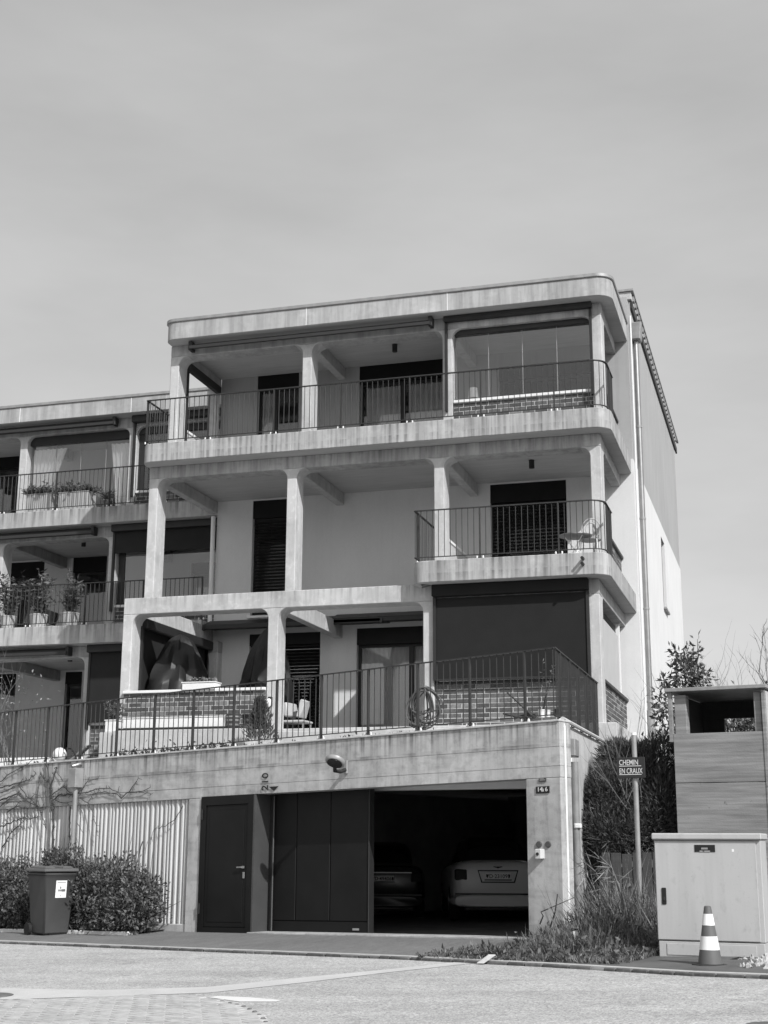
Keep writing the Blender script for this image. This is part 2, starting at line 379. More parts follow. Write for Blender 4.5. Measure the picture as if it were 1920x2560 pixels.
def bolt_mesh():
    if 'bolt' not in BAL:
        me = MB().lathe([(.016, 0), (.016, .03), (.008, .045)], n=8).mesh('bolt'); me.materials.append(WPAINT); BAL['bolt'] = me
    return BAL['bolt']
def railing(parent, pts, h, sp=.11, every=9, name='railing', br=.0075, lift=.07, first=0, bolts=True):
    """handrail and bottom bar along pts; every baluster, post and fixing its own piece"""
    pts = [Vector(p) for p in pts]; m = MB()
    def bar(z, wd, th):
        for i in range(len(pts)-1):
            a, b = pts[i], pts[i+1]; d = (b-a); dh = Vector((d.x, d.y, 0)).normalized(); n = Vector((-dh.y, dh.x, 0))*wd/2
            e = dh*.004
            q = [a-n-e, b-n+e, b+n+e, a+n-e]
            m.hexa([p+Vector((0, 0, z)) for p in q]+[p+Vector((0, 0, z+th)) for p in q])
    bar(h-.014, .046, .016); bar(lift, .032, .012)
    r = put(name, m, STEEL, parent)
    segs = [(pts[i+1]-pts[i]).length for i in range(len(pts)-1)]; tot = sum(segs); n = int(tot/sp); k = first
    for i in range(n+1):
        s = min(tot*i/n, tot-1e-4); j = 0
        while s > segs[j] and j < len(segs)-1: s -= segs[j]; j += 1
        d = (pts[j+1]-pts[j]).normalized(); p = pts[j]+d*s
        if (i+first) % every == 0:
            q = place('post', post_mesh(h-.014), None, r, p); q.rotation_euler = (0, 0, atan2(d.y, d.x)+pi/2)
            if bolts:
                for sg in (-1, 1):
                    place('bolt', bolt_mesh(), None, r, p+d*.055*sg-Vector((-d.y, d.x, 0))*0.02*0+Vector((0, 0, .012)))
        else:
            place('baluster', bal_mesh(h-lift-.02, br), None, r, p+Vector((0, 0, lift+.008)))
    return r
SLATS = {}
def slat_mesh(wd, mat):
    key = (round(wd, 3), mat.name)
    if key not in SLATS:
        m = MB(); prof = [(-.036, .012), (-.02, .006), (0, 0), (.02, -.008), (.036, -.018)]
        a = [(0, y, z) for y, z in prof]+[(0, y, z-.003) for y, z in reversed(prof)]
        m.prism(a, (wd, 0, 0)); me = m.mesh('slat'); me.materials.append(mat); SLATS[key] = me
    return SLATS[key]
def window(house, x0, x1, z0, z1, Y, bars=(), box=.0, slats=None, slatmat=None, curtain=None, label=None, roomv=None, name='window', deep=2.2, glass=None):
    m = MB(); y0, y1 = Y+.13, Y+.19; fw = .055; zt = z1-box
    m.box(x0, x1, y0, y1, z0, z0+fw).box(x0, x1, y0, y1, zt-fw, zt).box(x0, x0+fw, y0, y1, z0+fw, zt-fw).box(x1-fw, x1, y0, y1, z0+fw, zt-fw)
    edges = [x0+fw]
    for b in bars:
        xb = x0+(x1-x0)*b; m.box(xb-.05, xb+.05, y0, y1, z0+fw, zt-fw); edges += [xb-.05, xb+.05]
    edges += [x1-fw]
    w = put(name, m, DARKM, house)
    if label: w['label'] = label
    for i in range(0, len(edges), 2):
        put('pane', MB().box(edges[i], edges[i+1], Y+.155, Y+.165, z0+fw, zt-fw), glass or GLASS, w)
    if box: put('blind_box', MB().box(x0, x1, Y+.02, Y+.19, zt, z1), DARKD, w)
    if slats:
        za, zb = slats; n = int((zb-za)/.072); me = slat_mesh(x1-x0-.06, slatmat or DARKM)
        for i in range(n): place('slat', me, None, w, (x0+.03, Y+.075, za+.03+i*.072))
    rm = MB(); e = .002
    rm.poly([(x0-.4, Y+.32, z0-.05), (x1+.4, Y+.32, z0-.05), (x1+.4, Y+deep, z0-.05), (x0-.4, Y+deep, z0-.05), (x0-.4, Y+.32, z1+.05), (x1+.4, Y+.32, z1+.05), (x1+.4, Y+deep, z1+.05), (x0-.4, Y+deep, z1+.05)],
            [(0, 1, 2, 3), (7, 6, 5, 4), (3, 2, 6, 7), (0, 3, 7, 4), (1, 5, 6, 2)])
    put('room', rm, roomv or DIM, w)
    if curtain:
        for a, b, v in curtain: put('curtain', drape(x0+(x1-x0)*a, x0+(x1-x0)*b, z0+.03, zt-.05, Y+.25), v, w, smooth=True)
    return w
def drape(x0, x1, z0, z1, Y, amp=.025, wl=.11, gather=0.0, gx=None):
    m = MB(); n = max(8, int((x1-x0)/wl*6)); nz_ = 8
    rows = []
    ph = RND.uniform(0, 6)
    for j in range(nz_+1):
        f = j/nz_; z = z0+(z1-z0)*f
        for i in range(n+1):
            u = i/n; x = x0+(x1-x0)*u
            if gather: x = gx+(x-gx)*(1-gather*(1-f)*(1.0 if f > .35 else .9+.1*f/.35))
            y = Y+amp*sin(2*pi*(x0+(x1-x0)*u)/wl+ph+.5*sin(7*u))*(.6+.4*f)
            m.v.append((x, y, z))
    for j in range(nz_):
        for i in range(n): a = j*(n+1)+i; m.f.append((a, a+1, a+n+2, a+n+1))
    return m
def cassette(house, a, b, r=.07, name='awning_cassette', mat=None):
    """folded awning: rounded housing with front bar below it"""
    a, b = Vector(a), Vector(b); d = (b-a).normalized(); n = Vector((d.y, -d.x, 0))
    c = put(name, MB().tube([a, b], r, 12), mat or DARKM, house, smooth=True)
    p = [a+n*.10+Vector((0, 0, -.05)), b+n*.10+Vector((0, 0, -.05))]
    put('front_bar', MB().hexa([p[0]-n*.03+Vector((0,0,-.03)), p[1]-n*.03+Vector((0,0,-.03)), p[1]+n*.03+Vector((0,0,-.03)), p[0]+n*.03+Vector((0,0,-.03)),
                                p[0]-n*.03+Vector((0,0,.035)), p[1]-n*.03+Vector((0,0,.035)), p[1]+n*.03+Vector((0,0,.035)), p[0]+n*.03+Vector((0,0,.035))]), MATS['cap_grey'] if mat is None else mat, c)
    for q in (a, b):
        put('end_bracket', MB().box(q.x-.04, q.x+.04, q.y-.1, q.y+.1, q.z-.1, q.z+.1), DARKM, c, bevel=.01)
    return c
def spotlight(house, p):
    o = put('ceiling_lamp', MB().lathe([(.055, 0), (.055, .16), (.06, .16), (.06, .165)], c=(p.x, p.y, p.z-.165), n=16), DARKM, house, smooth=True)
    return o

plain('cap_grey', .03, .5, 0, .1, 4)
# ------------------------------------------------------------------ main terraced house
CW, CD, BAY = .20, .42, 2.99
CX = [-12.25+BAY*i for i in range(4)]
Y1, Y2, Y3, YW = 23.84, 24.68, 25.43, 27.75
SB2, SB3, SBR = 23.45, 24.31, 25.06
Z1F, Z2F, Z3F = 3.43, 6.336, 9.237
XR, XH, XL = -2.85, -2.80, -12.06
HA = thing('terraced_house', (-7.5, 31, 3.1), 'tall concrete terraced house of three stepped storeys above the open garage', 'house')
# frames
for (Yf, z0, zb, zt, cols) in ((Y1, 2.75, 5.67, 5.99, (0, 1, 2, 3)), (Y2, 5.99, 8.60, 8.85, (0, 1)), (Y2, Z2F, 8.60, 8.85, (2, 3)), (Y3, Z3F, 11.49, 11.74, (0, 1, 2, 3))):
    for i in cols:
        column(HA, CX[i], CX[i]+CW, Yf, Yf+CD, z0, zb, fl=0 if i == 0 else .19, fr=0 if i == 3 else .19)
for nm, Yf, zb, zt in (('beam', Y1, 5.67, 5.99), ('beam', Y2, 8.60, 8.85), ('beam', Y3, 11.49, 11.74)):
    x1 = CX[3]+CW if Yf != Y1 else CX[2]+CW
    put(nm, MB().box(CX[0], x1, Yf+.002, Yf+CD-.002, zb, zt), CONC if Yf != Y1 else CONCL, HA, bevel=.012)
put('beam', MB().box(CX[2]+CW+.003, CX[3]+CW, Y1+.002, Y1+CD-.002, 5.67, 5.937), CONC, HA, bevel=.01)
# cross beams running back to the wall
for Yf, zb, zt, cols in ((Y1, 5.66, 5.985, (0, 1)), (Y2, 8.585, 8.847, (0, 1, 2)), (Y3, 11.475, 11.737, (0, 1, 2))):
    for i in cols: put('cross_beam', MB().box(CX[i]+.01, CX[i]+CW-.01, Yf+CD, YW, zb, zt), CONCL, HA, bevel=.012)
for Yf, zb, zt in ((Y1, 5.67, 5.937), (Y2, 8.60, 8.848), (Y3, 11.49, 11.738)):      # side beams with a rounded inner corner
    x0, x1 = CX[3], CX[3]+CW
    r = .19; prof = [(Yf+CD, zt), (YW, zt), (YW, zb)] + [(Yf+CD+r-r*sin(a), zb-r+r*cos(a)) for a in [i*pi/2/8 for i in range(9)]]
    put('side_beam', MB().prism([(x0, y, z) for y, z in prof], (CW-.004, 0, 0)), CONC, HA, bevel=.01)
# slabs
slab(HA, 'balcony_slab', -6.40, XR, SB2, YW, 5.94, Z2F, .28, .33, CONC)
slab(HA, 'balcony_slab', -12.29, XR, SB3, YW, 8.85, Z3F, .24, .33, CONC)
slab(HA, 'roof_slab', -12.25, XR+.02, SBR, YW, 11.74, 12.13, .24, .33, CONC)
slab(HA, 'roof_edge_flashing', -12.28, XR+.05, SBR-.03, YW, 12.132, 12.20, .26, .35, ZINCD, bevel=.005)
slab(HA, 'ground_floor_slab', CX[0]-.05, XR+.0, Y1-.02, YW, 3.0, Z1F, .02, .02, CONCL)
put('front_step', MB().box(CX[1]-.1, CX[3], Y1-.5, Y1-.022, 3.0, 3.34), CONCL, HA, bevel=.01)
for x, ya, yb, za, zb_ in ((766, 702, 812, 11.74, 12.13), (1118, 740, 780, 11.74, 12.13)):
    X = onY(x, 770, SBR).x
    put('joint_strip', MB().box(X-.008, X+.008, SBR-.006, SBR+.02, za+.01, zb_), SILLW, HA)
for x, y in ((726, 1110), (1090, 1075)):
    X = onY(x, y, SB3).x
    put('joint_strip', MB().box(X-.006, X+.006, SB3-.004, SB3+.02, 8.86, 9.23), CONCL, HA)
# back wall with its openings
def pz(x, y, Y): p = onY(x, y, Y); return p.x, p.z
def hole(xa, xb, ytop, xt, zbot, Y): return (onY(xa, ytop, Y).x, onY(xb, ytop, Y).x, zbot, onY(xt, ytop, Y).z)
w31 = hole(645, 748, 938, 646, Z3F+.02, YW); w32 = hole(899, 1118, 914, 900, Z3F+.02, YW)
w21 = hole(633, 742, 1252, 640, onY(670, 1538, YW).z, YW); w23 = hole(1225, 1415, 1212, 1226, Z2F+.02, YW)
w11 = hole(624, 801, 1579, 800, Z1F+.02, YW); w12 = hole(892, 1082, 1571, 893, Z1F+.02, YW)
w33 = (-5.6, -3.6, Z3F+.02, Z3F+2.2)
put('back_wall', wall_y(XL, XH-.2, 2.9, Z3F, YW, YW+.3, [w21, w23, w11, w12]), WHITE, HA)
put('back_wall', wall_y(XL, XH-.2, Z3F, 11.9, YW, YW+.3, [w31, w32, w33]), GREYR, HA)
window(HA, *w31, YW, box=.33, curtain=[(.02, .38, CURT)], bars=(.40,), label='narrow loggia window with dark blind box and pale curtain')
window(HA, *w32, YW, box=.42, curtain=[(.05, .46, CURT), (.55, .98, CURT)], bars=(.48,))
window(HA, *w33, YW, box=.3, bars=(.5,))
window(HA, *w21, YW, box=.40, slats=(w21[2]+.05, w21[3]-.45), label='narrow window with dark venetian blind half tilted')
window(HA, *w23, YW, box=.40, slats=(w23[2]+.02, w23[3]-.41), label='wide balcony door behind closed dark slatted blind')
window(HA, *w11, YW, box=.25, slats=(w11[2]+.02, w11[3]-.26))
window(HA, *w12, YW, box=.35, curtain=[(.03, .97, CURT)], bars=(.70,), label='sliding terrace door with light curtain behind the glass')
put('window_sill', MB().box(w21[0]-.05, w21[1]+.05, YW-.07, YW+.1, w21[2]-.06, w21[2]-.005), SILLW, HA, bevel=.006)
# house body behind the loggias
SW0, SW1 = YW, 39.9
ya = onX(1654.5, 1400, XH).y; yb = onX(1664, 1400, XH).y; zt_ = onX(1654.5, 1346, XH).z; zb_ = onX(1657, 1512, XH).z
put('side_wall', wall_x(SW0, SW1, 0.4, 9.17, XH-.2, XH, [(ya, ya+.95, zb_, zt_)]), WHITE, HA)
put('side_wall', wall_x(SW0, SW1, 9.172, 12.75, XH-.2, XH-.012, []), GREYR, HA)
put('side_window', MB().box(XH-.10, XH-.07, ya, ya+.95, zb_, zt_), DARKD, HA)
put('side_window_sill', MB().box(XH-.1, XH+.07, ya-.03, ya+.98, zb_-.06, zb_-.004), ZINCD, HA, bevel=.006)
put('left_wall', MB().box(XL, XL+.2, YW+.302, SW1, 2.0, 12.75), WHITE, HA)
put('rear_wall', MB().box(XL+.202, XH-.202, SW1-.25, SW1, 2.0, 12.75), WHITE, HA)
put('attic_wall', MB().box(XL+.202, XH-.202, YW+.7, YW+.95, 11.91, 12.75), GREYR, HA)
put('roof_deck', MB().box(XL, XH-.012, YW+.7, SW1, 12.752, 12.92), ZINCD, HA)
put('roof_edge', MB().box(XL, XH+.03, YW+.62, SW1+.5, 12.94, 13.12), CONCL, HA, bevel=.008)
put('roof_edge_flashing', MB().box(XL-.03, XH+.08, YW+.58, SW1+.55, 13.122, 13.17), ZINCD, HA)
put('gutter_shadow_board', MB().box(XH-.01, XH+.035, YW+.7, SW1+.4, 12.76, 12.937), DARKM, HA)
tb = MB().box(-.0, .035, 0, .16, 0, .11).mesh('verge_tile'); tb.materials.append(ZINCD)
for i in range(30): place('verge_tile', tb, None, HA, (XH+.032, YW+.85+i*.38, 12.98))
put('concrete_plinth', MB().box(CX[3]-.05, XR+.03, Y1+.3, YW, 1.0, 2.998), CONC, HA)
# downpipe with hopper head on the side wall
q = onX(1590, 854, XH+.1); yq = q.y
dp = put('downpipe', MB().tube([(XH+.09, yq, 3.0), (XH+.09, yq, q.z)], .058, 14), ZINC, HA, smooth=True)
put('hopper_head', MB().poly(*(lambda b: (b.v, b.f))(MB().hexa([(XH+.0, yq-.16, q.z), (XH+.2, yq-.16, q.z), (XH+.2, yq+.16, q.z), (XH+.0, yq+.16, q.z), (XH+.0, yq-.2, q.z+.38), (XH+.24, yq-.2, q.z+.38), (XH+.24, yq+.2, q.z+.38), (XH+.0, yq+.2, q.z+.38)]))), ZINCD, dp, bevel=.02)
for zz in (4.2, 6.1, 8.0, 10.0): put('pipe_clamp', MB().tube([(XH+.09, yq, zz), (XH+.09, yq, zz+.04)], .068, 14), ZINCD, dp)
put('pipe_sleeve', MB().tube([(XH+.09, yq, 2.9), (XH+.09, yq, onX(1626, 1775, XH+.1).z)], .085, 14), ZINCD, dp, smooth=True)
put('conduit', MB().tube([(XH+.03, yq-.35, 3.0), (XH+.03, yq-.35, 12.4)], .018, 8), WPAINT, HA)
put('downpipe', MB().tube([(XL-.06, YW-.07, 3.0), (XL-.06, YW-.07, 8.5)], .05, 12), WPAINT, HA, smooth=True)
put('downpipe', MB().tube([(XL-.06, YW-.07, 9.3), (XL-.06, YW-.07, 11.7)], .05, 12), WPAINT, HA, smooth=True)
# railings
railing(HA, [(-12.22, Y3-.05, Z3F), (-12.22, SB3+.07, Z3F)] + [(x, y, Z3F) for x, y in arc(XR-.07-.28, SB3+.07+.28, .28, 1.5*pi, 2*pi, 5)] + [(XR-.07, Y3+.05, Z3F)], .95, sp=.107, every=13, first=4)
railing(HA, [(-6.33, Y2+.25, Z2F), (-6.33, SB2+.07, Z2F)] + [(x, y, Z2F) for x, y in arc(XR-.07-.28, SB2+.07+.28, .28, 1.5*pi, 2*pi, 5)] + [(XR-.07, Y2-.1, Z2F)], .95, sp=.107, every=13, first=2)
# brick parapets
zc = onY(1300, 1020-12, Y3).z
brick_parapet(HA, (CX[2]+CW, Y3+.08, Z3F), (1, 0, 0), BAY-CW, Z3F, 9.935, capz=.06)
brick_parapet(HA, (CX[2]+CW+.02, Y1+.08, Z1F), (1, 0, 0), BAY-CW-.02, 3.20, 4.16, capz=.05, capmat=DARKM)
brick_parapet(HA, (CX[0]+.1, Y1-.02, Z1F), (1, 0, 0), BAY-.1, 3.46, 4.14, capz=.055)
for Yf, zf, top in ((Y1, 3.10, 4.16), (Y2, Z2F, 7.05), (Y3, Z3F, 9.95)):
    brick_parapet(HA, (CX[3]+CW-.04, Yf+CD, zf), (0, 1, 0), YW-Yf-CD-.01, zf, top, capz=.06, capmat=STEEL)
brick_parapet(HA, (CX[0]+.06, YW-.02, Z3F), (0, -1, 0), YW-Y3-CD-.03, Z3F, 9.95)     # left sides, seen through the bays
brick_parapet(HA, (CX[2]+.03, YW-.02, Z2F), (0, -1, 0), YW-Y2-CD-.03, Z2F, 7.05)
for ob in HA.children:
    pass
# glazed loggia on the top floor
gx0, gx1, gy = CX[2]+CW, CX[3], Y3+.16
gl = put('glazed_screen', MB().box(gx0, gx1, gy-.03, gy+.05, 9.998, 10.04), DARKM, HA); put('blind_box', MB().box(gx0, gx1, gy-.06, gy+.08, 11.385, 11.488), DARKM, gl)
for i in range(4):
    a = gx0+.02+(gx1-gx0-.04)*i/4; b = gx0+.02+(gx1-gx0-.04)*(i+1)/4
    put('pane', MB().box(a+.004, b-.004, gy, gy+.01, 10.041, 11.384), GLASSL, gl)
    if i: put('pane_joint', MB().box(a-.006, a+.006, gy-.006, gy+.014, 10.041, 11.384), ZINCD, gl)
put('screen_guide', MB().box(CX[2]+.06, CX[2]+.11, Y3-.07, Y3-.004, 9.75, 11.6), DARKM, HA)
put('screen_guide', MB().box(CX[3]-.03, CX[3]+.02, Y3-.07, Y3-.004, 9.85, 11.6), DARKM, HA)
put('screen_box', MB().box(CX[2]+.05, CX[3]+.03, Y3-.13, Y3-.005, 11.62, 11.735), DARKM, HA, bevel=.01)
cassette(HA, (onY(480, 870, Y3-.14).x, Y3-.15, 11.62), (onY(1078, 805, Y3-.14).x, Y3-.15, 11.62), .05)
# top-floor side screen seen in the first bay
put('side_screen_box', MB().box(CX[0]+CW-.01, CX[0]+CW+.1, Y3+CD, YW-.25, 11.30, 11.474), DARKM, HA, bevel=.01)
put('side_screen_guide', MB().box(CX[0]+CW-.008, CX[0]+CW+.03, Y3+CD+.003, Y3+CD+.06, 9.4, 11.3), DARKM, HA)
put('side_screen_guide', MB().box(CX[0]+.05, CX[0]+CW, YW-.3, YW-.24, 10.02, 11.47), CONCL, HA)
# big fabric screen closing the right bay of the terrace floor
fs = put('fabric_screen', MB().box(CX[2]+CW+.06, CX[3]-.03, Y1-.055, Y1-.04, 4.25, 5.70), FABRIC, HA)
put('screen_guide', MB().box(CX[2]+CW+.005, CX[2]+CW+.058, Y1-.08, Y1-.003, 4.22, 5.72), DARKM, fs)
put('screen_guide', MB().box(CX[3]-.028, CX[3]+.022, Y1-.08, Y1-.003, 4.22, 5.72), DARKM, fs)
put('screen_box', MB().box(CX[2]+CW+.0, CX[3]+.022, Y1-.17, Y1-.003, 5.725, 5.935), FABRIC, fs, bevel=.01)
put('bottom_bar', MB().box(CX[2]+CW+.06, CX[3]-.03, Y1-.07, Y1-.03, 4.215, 4.248), DARKM, fs)
put('side_blind', MB().box(CX[3]+.10, CX[3]+.112, Y1+CD+.03, YW-.6, 4.25, 5.4), plain('pale_blind', .42, .8, 0, .05, 3), HA)
put('side_post', MB().box(CX[3]+.06, CX[3]+.13, YW-.55, YW-.45, 4.22, 5.66), WPAINT, HA)
# black side screen on the left of the terrace floor
ss = put('side_screen', MB().box(CX[0]+.14, CX[0]+.155, Y1+CD+.02, YW-.3, 4.15, 5.50), FABRICK, HA)
put('screen_box', MB().box(CX[0]+CW-.012, CX[0]+CW+.12, Y1+CD+.01, YW-.25, 5.46, 5.655), DARKM, ss, bevel=.02)
put('screen_guide', MB().box(CX[0]+.10, CX[0]+CW+.0, YW-.31, YW-.25, 3.6, 5.46), DARKM, ss)
put('screen_guide', MB().box(CX[0]+CW+.002, CX[0]+CW+.05, Y1+CD-.05, Y1+CD+.01, 4.2, 5.5), DARKM, ss)
# awnings folded against the back wall of the terrace floor
def awning(xa, xb, ztop, out=.62):
    m = MB(); y = YW
    prof = [(y-.02, ztop+.05), (y-.26, ztop+.04), (y-out, ztop-.10), (y-out, ztop-.20), (y-out+.06, ztop-.20), (y-.3, ztop-.13), (y-.02, ztop-.13)]
    a = put('awning', m.prism([(xa, yy, zz) for yy, zz in prof], (xb-xa, 0, 0)), DARKM, HA, bevel=.01)
    for xx in (xa, xb-.04): put('end_cap', MB().box(xx-.006, xx+.046, y-out-.012, y-out+.07, ztop-.208, ztop-.09), plain_metal, a)
    return a
plain_metal = MATS['cap_grey']
za1 = onY(600, 1565, YW-.6).z
awning(onY(507, 1577, YW-.6).x, CX[1]+CW+1.05, za1+.15); awning(onY(828, 1556, YW-.6).x, CX[2]+.1, onY(900, 1553, YW-.6).z+.18)
spotlight(HA, Vector((onY(987, 862, 26.6).x, 26.6, 11.74))); spotlight(HA, Vector((onY(1329, 1155, 26.2).x, 26.2, 8.85)))
# small fittings
c = onY(680, 1755, Y1-.05)
wl_ = put('wall_lamp', MB().box(CX[1]+.05, CX[1]+.13, Y1-.05, Y1-.002, c.z-.08, c.z+.1), DARKM, HA, bevel=.01)
put('lamp_glass', MB().lathe([(.02, 0), (.05, .04), (.05, .12), (.02, .15)], c=(CX[1]+.09, Y1-.09, c.z-.09), n=12), WPAINT, wl_, smooth=True)
for dz in (0, .11):
    p = onY(1458, 1397+dz*125, SB2)
    put('overflow_spout', MB().tube([(p.x, p.y+.02, p.z), (p.x, p.y-.16, p.z-.01)], .028, 10, True), DARKM, HA, smooth=True)
p = onY(1065, 1466, Y1-.15)
put('floodlight', MB().tube([(p.x-.07, p.y-.1, p.z-.02), (p.x+.07, p.y+.05, p.z+.05)], .035, 10), ZINC, HA, smooth=True)

# ------------------------------------------------------------------ neighbouring house on the left
DX, DY, DZ = .22, 3.65, -.25
HB = thing('terraced_house', (-17, 35, 2.9), 'lower neighbouring concrete house on the left with curtains and plants on its loggias', 'house')
BXc = [-12.25+DX+BAY*i for i in (-3, -2, -1, 0)]
for Yf, z0, zb in ((Y1+DY, 2.5, 5.67+DZ), (Y2+DY, Z2F+DZ, 8.60+DZ), (Y3+DY, Z3F+DZ, 11.49+DZ)):
    for i, x in enumerate(BXc): column(HB, x, x+CW, Yf, Yf+CD, z0, zb, fr=.19 if i < 3 else 0)
    put('beam', MB().box(BXc[0], BXc[3]+CW, Yf+.002, Yf+CD-.002, zb, zb+.25), CONC, HB, bevel=.012)
    for x in BXc[:3]: put('cross_beam', MB().box(x+.01, x+CW-.01, Yf+CD, YW+DY, zb-.015, zb+.247), CONC, HB, bevel=.012)
bx0, bx1 = -22.5, -12.07
slab(HB, 'balcony_slab', bx0, bx1, SB2+DY, YW+DY, 5.92+DZ, Z2F+DZ, 0, 0, CONC)
slab(HB, 'balcony_slab', bx0, bx1, SB3+DY, YW+DY, 8.85+DZ, Z3F+DZ, 0, 0, CONC)
slab(HB, 'roof_slab', bx0, bx1, SBR+DY, YW+DY, 11.74+DZ, 12.13+DZ, 0, 0, CONC)
slab(HB, 'roof_edge_flashing', bx0, bx1, SBR-.03+DY, YW+DY, 12.132+DZ, 12.20+DZ, 0, 0, ZINCD, bevel=.004)
slab(HB, 'ground_floor_slab', bx0, bx1, Y1+DY-.02, YW+DY, 2.7, Z1F+DZ, 0, 0, CONCL)
for px_ in (50, 327):
    X = onY(px_, 1035, SBR+DY).x
    put('joint_strip', MB().box(X-.008, X+.008, SBR+DY-.006, SBR+DY+.02, 11.75+DZ, 12.12+DZ), SILLW, HB)
BYW = YW+DY
v21 = hole(20, 112, 1403, 100, Z2F+DZ+.02, BYW); v22 = hole(184, 268, 1393, 190, Z2F+DZ+.02, BYW)
v11 = hole(-40, 41, 1684, 40, Z1F+DZ+.02, BYW); v12 = hole(164, 206, 1680, 165, Z1F+DZ+.02, BYW)
v31 = hole(-60, 62, 1137, 40, Z3F+DZ+.02, BYW); v32 = (-16.6, -15.4, Z3F+DZ+.02, Z3F+DZ+2.1)
v23 = (-14.3, -12.8, Z2F+DZ+.02, Z2F+DZ+2.2)
put('back_wall', wall_y(bx0, bx1, 2.5, 11.9, BYW, BYW+.3, [v21, v22, v11, v12, v31, v32, v23]), WHITE, HB)
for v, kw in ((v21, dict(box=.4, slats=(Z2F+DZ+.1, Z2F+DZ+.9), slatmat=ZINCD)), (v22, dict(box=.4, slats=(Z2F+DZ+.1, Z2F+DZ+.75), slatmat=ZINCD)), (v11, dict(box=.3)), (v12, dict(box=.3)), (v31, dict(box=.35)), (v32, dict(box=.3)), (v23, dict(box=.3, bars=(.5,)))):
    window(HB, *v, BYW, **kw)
put('house_body', MB().box(bx0, bx1, BYW+3.0, BYW+9, 2.0, 12.3), WHITE, HB)
for zf, yb_ in ((Z3F+DZ, SB3+DY), (Z2F+DZ, SB2+DY)):
    railing(HB, [(bx0+2.5, yb_+.07, zf), (bx1-.03, yb_+.07, zf)], .95, sp=.107, every=13, first=5)
# glazed middle bay with tied curtains, top floor
gx0, gx1, gy = BXc[1]+CW, BXc[2], Y3+DY+.2
zt3 = 11.49+DZ; zf3 = Z3F+DZ
gl = put('glazed_screen', MB().box(gx0, gx1, gy-.03, gy+.05, zf3+.02, zf3+.08), DARKM, HB); put('blind_box', MB().box(gx0, gx1, gy-.06, gy+.08, zt3-.22, zt3-.01), DARKM, gl)
for i in range(4):
    a = gx0+.02+(gx1-gx0-.04)*i/4; b = gx0+.02+(gx1-gx0-.04)*(i+1)/4
    put('pane', MB().box(a+.004, b-.004, gy, gy+.01, zf3+.081, zt3-.221), GLASSL, gl)
    if i: put('pane_joint', MB().box(a-.006, a+.006, gy-.006, gy+.014, zf3+.081, zt3-.221), ZINCD, gl)
put('curtain', drape(gx0+.06, gx0+.95, zf3+.1, zt3-.3, gy+.07, amp=.03, wl=.12, gather=.75, gx=gx0+.10), CURT, gl, smooth=True)
put('curtain', drape(gx1-.62, gx1-.04, zf3+.1, zt3-.3, gy+.07, amp=.03, wl=.12, gather=.45, gx=gx1-.10), CURT, gl, smooth=True)
for Yf, zb, xa, xb in ((Y3+DY, 11.49+DZ, -21.5, onY(290, 1048, Y3+DY-.14).x), (Y2+DY, 8.6+DZ, -21, onY(237, 1320, Y2+DY-.14).x), (Y1+DY, 5.67+DZ, -20.5, onY(174, 1615, Y1+DY-.14).x)):
    cassette(HB, (xa, Yf-.16, zb+.12), (xb, Yf-.16, zb+.12), .075)
# right bay: guide rails, screens, windows and brick below
for Yf, zb, zf, top in ((Y3+DY, 11.49+DZ, Z3F+DZ, 9.83+DZ), (Y2+DY, 8.6+DZ, Z2F+DZ, 6.92+DZ), (Y1+DY, 5.67+DZ, Z1F+DZ-.2, 4.16+DZ)):
    x0, x1 = BXc[2]+CW, BXc[3]
    brick_parapet(HB, (x0, Yf+.08, zf), (1, 0, 0), x1-x0, zf, top, capz=.06)
    put('screen_guide', MB().box(x0-.07, x0-.02, Yf-.07, Yf-.004, top-.1, zb+.1), DARKM, HB)
    put('screen_box', MB().box(x0-.08, x1, Yf-.17, Yf-.004, zb+.08, zb+.245), DARKM, HB, bevel=.01)
    if zf < 4:
        put('fabric_screen', MB().box(x0-.02, x1, Yf-.05, Yf-.038, top+.06, zb+.08), FABRICK, HB)
    else:
        g = put('glazed_screen', MB().box(x0, x1, Yf+.12, Yf+.2, top+.065, top+.12).box(x0, x1, Yf+.1, Yf+.22, zb-.16, zb-.005).box(x0+.02, x0+.16, Yf+.13, Yf+.19, top+.12, zb-.16), DARKM, HB)
        put('pane', MB().box(x0+.16, x1, Yf+.155, Yf+.165, top+.12, zb-.16), GLASS, g)
        if zf < 7: put('fabric_screen', MB().box(x0-.02, x1, Yf-.05, Yf-.038, zb-.42, zb+.08), FABRICK, g)
spotlight(HB, Vector((onY(209, 1362, 29.5).x, 29.5, 8.85+DZ))); spotlight(HB, Vector((onY(175, 1653, 28.7).x, 28.7, 5.92+DZ)))
# ------------------------------------------------------------------ ground, road, driveway
def sheet(name, sts, mat, lift):
    m = MB(); pts = []
    for s, t in sts:
        p = Vector((P0.x, P0.y, 0))+GD*s+GN*t; pts.append((p.x, p.y, gz(p.x, p.y)+lift))
    m.poly(pts, [tuple(range(len(pts)))]); o = put(name, m, mat)
    if o.data.polygons[0].normal.z < 0: o.data.flip_normals()
    return structure(o)
def gridsheet(name, S, T, mat, lift):
    V = []; Fq = []
    for t in T:
        for s in S:
            p = Vector((P0.x, P0.y, 0))+GD*s+GN*t; V.append((p.x, p.y, gz(p.x, p.y)+lift))
    n = len(S)
    for j in range(len(T)-1):
        for i in range(n-1): a = j*n+i; Fq.append((a, a+n, a+n+1, a+1))
    me = bpy.data.meshes.new(name); me.from_pydata(V, [], Fq); me.update(); return structure(place(name, me, mat))
EARTH = plain('earth', .10, .95, 0, .3, 3, .5)
